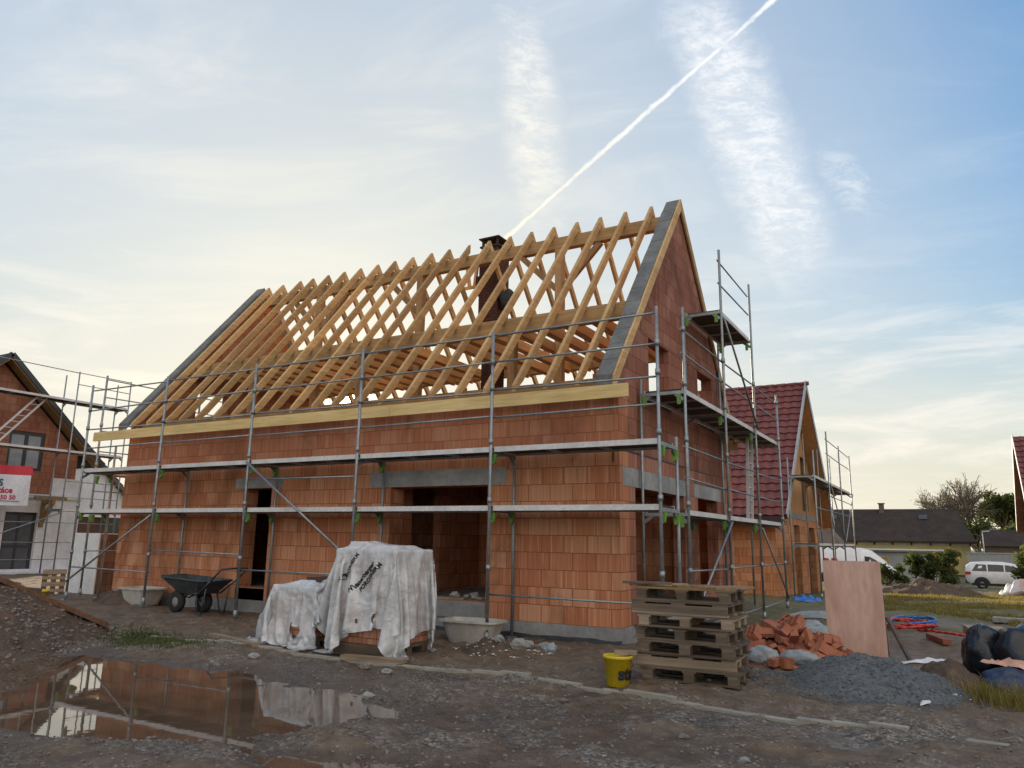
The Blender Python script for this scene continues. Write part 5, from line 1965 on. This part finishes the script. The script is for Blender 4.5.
def stack_things(root, x0, x1, y0, y1, z0, zt, mat):
    b = MB()
    nxb, nyb, nzb = 4, 3, max(2, int((zt - z0 - 0.15) / 0.25))
    for i in range(nxb):
        for j in range(nyb):
            for k in range(nzb):
                a0 = x0 + (x1 - x0) * i / nxb
                c0 = y0 + (y1 - y0) * j / nyb
                h0 = z0 + 0.15 + (zt - z0 - 0.15) * k / nzb
                b.box(a0 + .004, a0 + (x1 - x0) / nxb - .004, c0 + .004, c0 + (y1 - y0) / nyb - .004, h0 + 0.003, h0 + (zt - z0 - 0.15) / nzb - .002)
    b.build("clay_blocks", mat, root)
    b = MB()
    for y in (y0 + 0.05, (y0 + y1) / 2, y1 - 0.05):
        b.box(x0, x1, y - 0.05, y + 0.05, z0, z0 + 0.1)
    b.box(x0, x1, y0, y1, z0 + 0.102, z0 + 0.148)
    b.build("pallet_base", M['pallet'], root)


# the tall one
bx0, bx1, by0, by1 = -2.72, -1.80, -2.74, -2.02
g0 = gz(-2.2, -2.4)
wp = thing("wrapped_pallet", (-2.17, -2.37, g0), "tall pallet of blocks loosely wrapped in milky plastic film printed with black letters", "pallet", "plastic wrapped pallets")
stack_things(wp, bx0, bx1, by0, by1, g0, g0 + 1.235, M['block_old'])
def on_film(bvh, c, ang, up_tilt=0.0, dirv=(-0.0, 1.0, 0.0)):
    dv = Vector(dirv).normalized()
    sx = Vector((dv.y, -dv.x, 0)).normalized()
    ca, sa = math.cos(ang), math.sin(ang)
    def f(p):
        u = p.x * ca - p.y * sa
        v = p.x * sa + p.y * ca
        q = Vector(c) + sx * u + Vector((0, 0, v)) - dv * 1.0
        hit = bvh.ray_cast(q, dv)
        if hit[0] is None:
            return Vector(c) + sx * u + Vector((0, 0, v))
        return hit[0] - dv * (0.006 + p.z)
    return f
# the lower one
cx0, cx1, cy0, cy1 = -4.12, -3.12, -2.65, -2.05
g1 = gz(-3.5, -2.4)
wq = thing("wrapped_pallet", (-3.53, -2.35, g1), "low slumped pallet of blocks under dirty milky plastic film, left of the tall one", "pallet", "plastic wrapped pallets")
stack_things(wq, cx0 + 0.12, cx1, cy0, cy1, g1, g1 + 0.72, M['block_old'])
(fl, bv1), _ = drape_all([
    dict(root=wp, boxes=[(bx0, bx1, by0, by1, g0 + 0.0, g0 + 1.25), (bx0 + 0.18, bx0 + 0.42, by0 + 0.05, by0 + 0.3, g0 + 1.2, g0 + 1.34), (bx1 - 0.3, bx1 - 0.1, by0 + 0.1, by0 + 0.5, g0 + 1.2, g0 + 1.30)],
         ground=g0, c=(-2.28, -2.42), size=(3.0, 2.65), rot=R(14), top=g0 + 1.40, seed=3.0, n=104, bend=0.25),
    dict(root=wq, boxes=[(cx0 + 0.22, cx1, cy0, cy1, g1 + 0.0, g1 + 0.76), (cx0 - 0.05, cx0 + 0.21, cy0 + 0.05, cy1, g1 - 0.1, g1 + 0.36), (cx1 - 0.4, cx1 - 0.2, cy0 + 0.1, cy1, g1 + 0.7, g1 + 0.83)],
         ground=g0, c=(-3.72, -2.40), size=(2.35, 2.0), rot=R(-22), top=g1 + 0.92, seed=8.0, n=84, bend=0.25)])
letters("Wienerberger", 0.085, M['black'], fl, on_film(bv1, (-2.26, by0, g0 + 0.93), R(48)), name="printed_lettering", depth=0.002, bold=0.003)
letters("POROTHERM", 0.075, M['black'], fl, on_film(bv1, (-2.13, by0, g0 + 0.94), R(48)), name="printed_lettering", depth=0.002, bold=0.003)
letters("POROTHERM", 0.07, M['black'], fl, on_film(bv1, (-2.47, by0, g0 + 1.04), R(58)), name="printed_lettering", depth=0.002, bold=0.002)
b = MB()
f_ = on_film(bv1, (-2.60, by0, g0 + 1.10), R(-35))
b.add([f_(Vector((x, y, 0.004))) for x, y in ((-.05, -.05), (.05, -.05), (.05, .05), (-.05, .05))], [(0, 1, 2, 3)])
b.build("paper_label", M['white_plastic'], fl)
b = MB()
b.bar((-3.45, -2.28, g1 + 0.86), (-2.95, -2.28, g1 + 0.885), 0.5, 0.06)
tag(b.build("dark_board", M['deckwood'], loc=(-3.2, -2.28, g1 + 0.85)), "dark board lying on the low plastic wrapped pallet", "board")

# ------------------------------------------------------------------ wheelbarrow
wb = thing("wheelbarrow", (-8.0, -0.8, gz(-8.0, -0.8)), "dark steel two wheeled wheelbarrow standing on the mud before the brick wall", "wheelbarrow")
o = Vector((-8.10, -0.80, gz(-8.0, -0.8)))
T = lambda x, y, z: o + Vector((x, y, z))
b = MB()
rim = [(-0.32, 0.34, 0.62), (0.78, 0.36, 0.60)]
top = [T(-0.42, -0.25, 0.64), T(-0.30, -0.36, 0.62), T(0.72, -0.36, 0.58), T(0.82, -0.28, 0.58), T(0.82, 0.28, 0.58), T(0.72, 0.36, 0.58), T(-0.30, 0.36, 0.62), T(-0.42, 0.25, 0.64)]
bot = [T(-0.02, -0.16, 0.36), T(0.04, -0.22, 0.35), T(0.52, -0.22, 0.35), T(0.58, -0.16, 0.35), T(0.58, 0.16, 0.35), T(0.52, 0.22, 0.35), T(0.04, 0.22, 0.35), T(-0.02, 0.16, 0.36)]
cen = (T(0.25, 0, 0.5))
inn = [p.lerp(Vector((cen.x, cen.y, p.z)), 0.035) for p in top]
inb = [p.lerp(Vector((cen.x, cen.y, p.z)), 0.05) + Vector((0, 0, 0.01)) for p in bot]
vs = top + bot + inn + inb
fs = [(k, (k + 1) % 8, 8 + (k + 1) % 8, 8 + k) for k in range(8)] + [tuple(range(8, 16))]
fs += [(16 + k, 24 + k, 24 + (k + 1) % 8, 16 + (k + 1) % 8) for k in range(8)] + [tuple(range(31, 23, -1))]
fs += [(k, 16 + k, 16 + (k + 1) % 8, (k + 1) % 8) for k in range(8)]
b.add(vs, fs)
b.path(top + top[:1], 0.014)
b.build("tray", M['barrow'], wb)
b = MB()
for s in (-1, 1):
    b.path([T(-0.10, s * 0.10, 0.24), T(0.10, s * 0.15, 0.33), T(0.60, s * 0.24, 0.36), T(0.95, s * 0.28, 0.60), T(1.20, s * 0.28, 0.80)], 0.017, 8)
b.path([T(1.20, -0.28, 0.80), T(1.23, 0, 0.81), T(1.20, 0.28, 0.80)], 0.017, 8)
b.build("handle_frame", M['barrow'], wb)
for s in (-1, 1):
    b = MB()
    b.path([T(0.52, s * 0.22, 0.36), T(0.60, s * 0.24, 0.03), T(0.72, s * 0.24, 0.02), T(0.80, s * 0.25, 0.45)], 0.014, 6)
    b.build("leg", M['barrow'], wb)
    b = MB()
    b.lathe(T(0.10 + 0.16 * s, s * 0.16, 0.19), [(0.09, -0.05), (0.17, -0.055), (0.195, -0.03), (0.195, 0.03), (0.17, 0.055), (0.09, 0.05)], 24, 'Y')
    wl = b.build("wheel", M['rubber'], wb)
    b = MB()
    b.lathe(T(0.10 + 0.16 * s, s * 0.16, 0.19), [(0.0, -0.045), (0.09, -0.04), (0.10, 0.0), (0.09, 0.04), (0.0, 0.045)], 16, 'Y')
    b.build("rim", M['concrete'], wl)
    b = MB()
    b.bar(T(0.10 + 0.16 * s, s * 0.09, 0.19), T(0.12, s * 0.10, 0.30), 0.03, 0.03)
    b.build("axle_bracket", M['barrow'], wb)


def tub(c, lx, ly, h, rz, label):
    root = thing("mortar_tub", c, label, "tub", "mortar tubs by the wall")
    m = Matrix.Rotation(rz, 3, 'Z')
    o = Vector(c)
    def ring(s, z, n=28):
        out = []
        for k in range(n):
            a = 2 * math.pi * k / n
            ca, sa = math.cos(a), math.sin(a)
            out.append(o + m @ Vector((lx / 2 * s * math.copysign(abs(ca) ** 0.45, ca), ly / 2 * s * math.copysign(abs(sa) ** 0.45, sa), z)))
        return out
    rings = [ring(0.70, 0), ring(0.93, h * 0.90), ring(0.94, h * 0.90), ring(1.04, h * 0.92), ring(1.04, h), ring(0.94, h), ring(0.68, 0.03)]
    vs = [p for r in rings for p in r]
    n = 28
    fs = []
    for i in range(len(rings) - 1):
        for k in range(n):
            fs.append((i * n + k, i * n + (k + 1) % n, (i + 1) * n + (k + 1) % n, (i + 1) * n + k))
    fs.append(tuple(range(n)))
    fs.append(tuple(range((len(rings) - 1) * n, len(rings) * n)))
    b = MB()
    b.add(vs, fs)
    b.build("basin", M['white_plastic'], root)
    b = MB()
    b.add(ring(0.86, h * 0.62), [tuple(range(n))])
    b.build("mortar_remains", M['concrete'], root)


tub((-2.02, -0.62, gz(-2.02, -0.6)), 0.92, 0.58, 0.31, R(6), "dirty white mortar tub below the big wall opening")
tub((-9.95, -0.42, gz(-9.9, -0.4) + 0.02), 0.95, 0.6, 0.32, R(-4), "off white mortar tub under the left scaffold bay beside the wheelbarrow")

# ------------------------------------------------------------------ planks, panel, left corner
for i, (p, q, wv, h, mt, lab) in enumerate((
        ((-6.80, -3.30), (-7.45, -4.55), 0.24, 0.06, 'rust', "long dark rusty plank sloping down the left soil heap"),
        ((-7.25, -4.1), (-8.0, -5.6), 0.12, 0.05, 'deckwood', "thin dark board lying on the crest of the left soil heap"),
        ((-7.9, -4.0), (-8.6, -5.0), 0.10, 0.08, 'pallet', "grey squared timber poking out of the left soil heap"))):
    p = Vector((*p, on_heap(rub_b, *p) + 0.05))
    q = Vector((*q, on_heap(rub_b, *q) + 0.07 + 0.06 * i))
    b = MB()
    b.bar(p - (q - p) * 0.12, q, wv, h)
    tag(b.build("plank", M[mt], loc=q), lab, "plank")
b = MB()
b.bar((-3.75, -3.02, gz(-3.75, -3.0) + 0.03), (-5.1, -2.62, gz(-5.1, -2.6) + 0.03), 0.10, 0.05)
tag(b.build("batten", M['pallet_pale'], loc=(-4.4, -2.8, 0)), "pale batten lying on the mud left of the wrapped pallets", "batten")
b = MB()
b.bar((-2.35, -2.95, g0 + 0.02), (-1.5, -2.86, g0 + 0.03), 0.12, 0.05)
tag(b.build("batten", M['pallet_pale'], loc=(-2, -2.9, 0)), "light timber lying in front of the tall wrapped pallet", "batten")

up = pallet((-13.3, -0.3, 0.02), 0, "brown slatted pallet leaning upright at the left between heap and scaffold", 77, (PP, P_, PP), None, lx=0.62, ly=0.95)
up.scale = (0.72, 0.66, 0.7)
up.rotation_euler = (R(90), 0, R(52))
up.location = (-13.3, -0.3, 0.27)
bp_ = thing("block_pallet", (-13.6, 1.0, 0), "pallet of clay blocks with a white film cover standing left of the house", "pallet")
b = MB()
b.box(-14.15, -13.05, 0.5, 1.5, -0.05, 1.36)
b.build("clay_blocks", M['block_grey'], bp_)
b = MB()
b.box(-14.17, -13.05, 0.47, 0.495, -0.05, 1.385).box(-14.18, -14.155, 0.48, 1.5, -0.05, 1.38).box(-14.15, -13.06, 0.5, 1.5, 1.362, 1.38)
b.build("film_cover", M['white_film'], bp_)

pn = thing("plywood_panel", (2.86, 1.12, gz(2.86, 1.1)), "pinkish shuttering panel standing upright on the ground right of the rubble", "panel")
zp = gz(2.86, 1.1)
b = MB()
b.frame_box((2.845, 1.16, zp + 0.64), (0.355, 0.0, 0.0), (0, 0.012, 0.0), (-0.012, 0.05, 0.625))
b.build("sheet", M['panel'], pn)
b = MB()
for x in (2.53, 3.16):
    b.bar((x, 1.15, zp + 0.02), (x - 0.02, 1.255, zp + 1.24), 0.05, 0.04)
    b.bar((x, 1.26, zp + 0.9), (x, 1.75, zp + 0.0), 0.05, 0.04)
b.build("support_batten", M['pallet_pale'], pn)
b = MB()
b.bar((3.47, 1.05, gz(3.47, 1.05)), (3.225, 1.2, zp + 0.56), 0.06, 0.03)
tag(b.build("stick", M['deckwood'], loc=(3.4, 1.1, 0)), "dark stick leaning against the right edge of the pink panel", "stick")


def crumpled(name, c, sx, sy, h, mat, seed, label, cat, rz=0.0, n=30, fr=3.5):
    vs, fs = [], []
    ca, sa = math.cos(rz), math.sin(rz)
    g = gz(c[0], c[1])
    for j in range(n + 1):
        for i in range(n + 1):
            u, v = i / n - 0.5, j / n - 0.5
            e = 1 + 0.35 * noise.noise(Vector((u * 3, v * 3, seed)))
            x, y = u * sx * e, v * sy * e
            X, Y = c[0] + x * ca - y * sa, c[1] + x * sa + y * ca
            edge = max(0.0, 1 - (2 * max(abs(u), abs(v))) ** 3)
            z = gz(X, Y) + 0.012 + h * edge * (0.35 + abs(noise.noise(Vector((u * fr, v * fr, seed + 4)))) * 1.3 + 0.4 * abs(noise.noise(Vector((u * fr * 2.4, v * fr * 2.4, seed + 9)))))
            vs.append((X, Y, z))
    m = len(vs)
    for j in range(n):
        for i in range(n):
            a = j * (n + 1) + i
            fs.append((a, a + 1, a + n + 2, a + n + 1))
    b = MB()
    b.add(vs, fs, True)
    o = b.build(name, mat, loc=(c[0], c[1], g))
    return tag(o, label, cat)


crumpled("plastic_sheet", (3.62, 1.0), 0.55, 0.22, 0.03, M['white_film'], 2.0, "flat white film scrap on the mud beside the leaning stick", "film", 0.2)
crumpled("plastic_sheet", (3.86, -1.90), 0.62, 0.16, 0.05, M['white_film'], 5.0, "torn strip of white film between gravel heap and dry grass", "film", R(52))
crumpled("plastic_scrap", (3.84, -1.72), 0.15, 0.11, 0.07, M['blue'], 7.0, "small bright blue plastic scrap on the torn white film", "scrap", 0.4, 10)
crumpled("plastic_sheet", (1.75, 4.3), 1.1, 0.9, 0.10, M['bag_grey'], 11.0, "crumpled grey blue sheeting on the ground beside the gable", "film", 0.3)
crumpled("plastic_sheet", (1.95, 6.6), 1.6, 1.0, 0.14, M['bag_grey'], 13.0, "grey sheeting heaped before the red roofed house", "film", -0.2)
crumpled("plastic_sheet", (0.35, 12.6), 0.7, 0.45, 0.18, M['blue'], 15.0, "blue sheeting at the base of the orange gable wall", "film", 0.1)
crumpled("white_tarp", (6.35, 29.6), 1.7, 1.4, 0.75, M['white_film'], 19.0, "bulky white tarp bundle lying in front of the white car", "tarp", 0.2, 34, 2.6)

# hoses
def coil(pts, r, mat, label, n_=0):
    b = MB()
    b.path(pts, r, 6)
    o = b.build("hose", mat, loc=pts[0])
    return tag(o, label, "hose")
pts = []
for k in range(64):
    a = k * 0.30
    rr = 0.42 + 0.10 * math.sin(k * 0.5)
    x, y = 3.22 + rr * 0.9 * math.cos(a), 5.35 + rr * 1.6 * math.sin(a)
    pts.append(Vector((x, y, gz(x, y) + 0.05 + 0.06 * abs(math.sin(k * 0.21)))))
for k in range(8):
    x, y = 3.4 + 0.10 * k, 4.9 - 0.09 * k + 0.06 * math.sin(k)
    pts.append(Vector((x, y, gz(x, y) + 0.025)))
coil(pts, 0.022, M['red'], "tangled red hose lying on the ground behind the pink panel")
pts = []
for k in range(40):
    a = k * 0.32 + 0.5
    x, y = 3.30 + 0.36 * math.cos(a), 5.5 + 0.62 * math.sin(a)
    pts.append(Vector((x, y, gz(x, y) + 0.11 + 0.05 * math.sin(k * 0.4))))
coil(pts, 0.02, M['blue'], "blue hose loops lying across the tangled red hose")
b = MB()
b.rbox((4.36, 5.0, gz(4.36, 5.0) + 0.07), (0.55, 0.5, 0.14), R(8))
tag(b.build("paving_slab", M['pallet_pale'], loc=(4.36, 5.0, 0)), "pale stacked slabs behind the black rubbish bags", "slab")
b = MB()
b.bar((3.62, 3.4, gz(3.6, 3.4) + 0.05), (3.85, 2.9, gz(3.85, 2.9) + 0.06), 0.12, 0.07)
tag(b.build("wood_offcut", M['shard_dark'], loc=(3.7, 3.1, 0)), "reddish wood offcut on the mud near the pale slabs", "offcut")
b = MB()
b.rbox((4.95, 7.2, gz(4.95, 7.2) + 0.05), (0.8, 0.3, 0.08), R(-6))
tag(b.build("paving_slab", M['concrete'], loc=(4.95, 7.2, 0)), "grey slab lying flat on the grass at the right edge", "slab")

# rubbish bags
def bag(name, c, r, seed, sq, mat, label, cat="rubbish bag"):
    b = MB()
    b.add(*blob(c, r, seed, sq, 0.22, 1.5, 40, flat_bottom=gz(c[0], c[1]) - 0.01, crease=0.16), smooth=True)
    return tag(b.build(name, mat, loc=(c[0], c[1], gz(c[0], c[1]))), label, cat)
bag("rubbish_bag", (4.72, -0.72, 0.36), 0.34, 3, (1.15, 1, 0.85), M['bag'], "big bulging black rubbish bag at the right edge of the yard")
bag("rubbish_bag", (4.25, -0.62, 0.33), 0.235, 7, (0.85, 0.9, 1.1), M['bag'], "smaller upright black rubbish bag left of the big one")
bag("rubbish_bag", (4.42, -1.14, 0.12), 0.20, 11, (1.2, 0.9, 0.75), M['bag_blue'], "low dark blue rubbish bag lying in front of the black bags")
bag("rubbish_bag", (4.78, -1.16, 0.14), 0.21, 14, (1.1, 0.9, 0.8), M['bag'], "black bag half buried in dry grass at the bottom right")
crumpled("peach_film", (4.50, -1.02), 0.62, 0.16, 0.08, M['peach'], 22.0, "crumpled peach coloured film draped over the low rubbish bags", "film", R(-22), 24)
pf = bpy.data.objects["peach_film"]
pf.location.z += 0.27
for i, (x, y, r, s_) in enumerate(((2.02, -0.62, 0.145, 31), (2.42, -0.55, 0.15, 35))):
    bag("cement_sack", (x, y, gz(x, y) + 0.09), r, s_, (1.15, 0.8, 0.75) if i == 0 else (1.5, 0.7, 0.6), M['bag_grey'], ["rounder grey sack in front of the broken bricks", "longer flat grey sack in front of the broken bricks"][i], "sack")

# ------------------------------------------------------------------ broken clay blocks
core, core_b = heap("brick_rubble", (2.1, 0.15), 0.85, 0.66, 0.27, M['shard_dark'], 51.0, "crushed red clay at the base of the broken brick heap", rough=0.06, fr=6.0)
protos = []
for v in range(5):
    rs = random.Random(v + 90)
    b = MB()
    lx, ly, lz = [(0.26, 0.14, 0.05), (0.19, 0.18, 0.035), (0.30, 0.11, 0.09), (0.15, 0.12, 0.06), (0.24, 0.20, 0.12)][v]
    poly = [(-lx / 2, -ly / 2), (lx / 2 * rs.uniform(.6, 1), -ly / 2), (lx / 2, ly / 2 * rs.uniform(-.2, .6)), (lx / 2 * rs.uniform(.3, .8), ly / 2), (-lx / 2 * rs.uniform(.7, 1), ly / 2 * rs.uniform(.8, 1))]
    if v == 4:      # a block end with open cells
        for k in range(4):
            y = -ly / 2 + ly * k / 3
            b.box(-lx / 2, lx / 2, y - 0.008, y + 0.008, 0, lz)
        for k in range(4):
            x = -lx / 2 + lx * k / 3
            b.box(x - 0.007, x + 0.007, -ly / 2 + 0.009, ly / 2 - 0.009, 0.001, lz - 0.001)
    else:
        b.prism([(x, y, 0) for x, y in poly], (0, 0, lz))
    protos.append(b.build("broken_brick", M['shard'] if v % 2 == 0 else M['shard_dark']))
kinds = ["thin broken clay shard on the heap beside the pallets", "flat dark broken clay plate on the brick heap", "thick broken clay bar on the brick heap", "small dark broken brick corner on the heap", "broken clay block with open cells on the heap"]
first = [True] * 5
for i in range(190):
    v = rnd.choice((0, 0, 0, 1, 1, 1, 2, 2, 2, 3, 3, 4))
    a, q = rnd.random() * 6.283, rnd.random() ** 0.55
    x, y = 2.1 + 0.92 * q * math.cos(a), 0.15 + 0.68 * q * math.sin(a)
    if i > 170:
        x, y = rnd.uniform(1.3, 3.0), rnd.uniform(-0.95, -0.4)
    ob = protos[v] if first[v] else protos[v].copy()
    if not first[v]:
        COL.objects.link(ob)
    first[v] = False
    flat_ = i > 170
    ob.location = (x, y, on_heap(core_b, x, y) + (0.0 if i > 170 else 0.02 + 0.10 * rnd.random() * max(0, 1 - q)))
    ob.rotation_euler = (rnd.uniform(-.8, .8) * (0.1 if flat_ else 1), rnd.uniform(-.7, .7) * (0.1 if flat_ else 1), rnd.random() * 6.28)
    s = rnd.uniform(0.8, 1.25)
    ob.scale = (s, s, s)
    tag(ob, kinds[v], "broken brick", "broken bricks heaped beside the pallets")

# ------------------------------------------------------------------ things inside the opening
b = MB()
for t in range(3):
    pts = [Vector((-2.9 + (0.24 - 0.02 * t) * math.cos(a * 0.35), 1.9 + 0.03 * t, 0.76 + (0.24 - 0.02 * t) * math.sin(a * 0.35))) for a in range(19)]
    b.path(pts, 0.018, 5)
tag(b.build("hose_coil", M['red'], loc=(-2.9, 1.9, 0.45)), "red hose coil standing in the dark room behind the big opening", "hose")
rs = random.Random(5)
for i in range(9):
    x, y = rs.uniform(-3.3, -2.25), rs.uniform(0.55, 0.95)
    r = rs.uniform(0.035, 0.075)
    b = MB()
    b.add(*blob((x, y, 0.43 + r * 0.6), r, i + 70, (1.3, 1, 0.7), 0.5, 1.6, 12))
    tag(b.build("paper_scrap", M['white_plastic'], loc=(x, y, 0.43)), "crumpled pale scrap on the floor of the big opening", "scrap", "pale scraps on the floor of the opening")
b = MB()
b.rbox((-3.0, 0.22, 0.466), (0.55, 0.18, 0.03), R(5))
tag(b.build("loose_board", M['pallet_pale'], loc=(-3.0, 0.22, 0.45)), "pale board lying on the concrete sill of the big opening", "board")

# ------------------------------------------------------------------ grass
def grass(name, pts, hmin, hmax, wd, mat, seed, label, bend=0.5):
    rs = np.random.RandomState(seed)
    X, Y = np.array([p[0] for p in pts]), np.array([p[1] for p in pts])
    Z = ground_np(X, Y)
    V, F = [], []
    k = 0
    for x, y, z in zip(X, Y, Z):
        h = rs.uniform(hmin, hmax)
        a = rs.rand() * 6.283
        d = np.array([math.cos(a), math.sin(a), 0])
        s = np.array([-d[1], d[0], 0]) * wd
        p = np.array([x, y, z - 0.01])
        m = p + np.array([0, 0, h * 0.6]) + d * h * bend * 0.3
        t = p + np.array([0, 0, h * rs.uniform(0.6, 1.0)]) + d * h * bend * rs.uniform(0.4, 1.2)
        V += [p - s, p + s, m + s * 0.7, m - s * 0.7, t]
        F += [(k, k + 1, k + 2, k + 3), (k + 3, k + 2, k + 4)]
        k += 5
    o = raw(name, V and np.array(V).tolist(), F, mat)
    return tag(o, label, "grass", kind='stuff')


rsg = np.random.RandomState(2)
pts = []
while len(pts) < 26000:
    Yv = 6.5 + 24 * rsg.rand() ** 1.4
    Xv = rsg.uniform(1.6, 4.6 + Yv * 0.12)
    if fbm(Xv, Yv, 0.45, 3, 2.0) > -0.12 + 0.25 * (Yv < 8.5):
        pts.append((Xv, Yv))
grass("field_grass", pts[:15000], 0.04, 0.13, 0.010, M['leaf_yellow'], 3, "short yellowish grass on the field right of the houses")
grass("field_grass", pts[15000:], 0.03, 0.11, 0.010, M['leafdry'], 4, "dry straw coloured grass on the field right of the houses")
pts = [(4.55 + 0.30 * rsg.normal(), -1.62 + 0.16 * rsg.normal()) for _ in range(1100)]
grass("dry_grass", pts, 0.08, 0.30, 0.004, M['leafdry'], 5, "tousled dry grass in front of the rubbish bags", 0.9)
pts = [(-5.3 + 0.5 * rsg.normal(), -3.35 + 0.22 * rsg.normal()) for _ in range(1300)]
pts += [(-6.2 + 0.35 * rsg.normal(), -3.05 + 0.2 * rsg.normal()) for _ in range(500)]
grass("green_weeds", pts, 0.03, 0.09, 0.006, M['leaf'], 6, "low green weeds on the mud behind the puddle", 0.8)
pts = [(0.62 + 0.1 * rsg.normal(), -6.05 + 0.06 * rsg.normal()) for _ in range(160)]
grass("green_weeds", pts, 0.02, 0.05, 0.005, M['leaf'], 7, "tiny green weed tuft on the road near the bottom edge", 0.8)
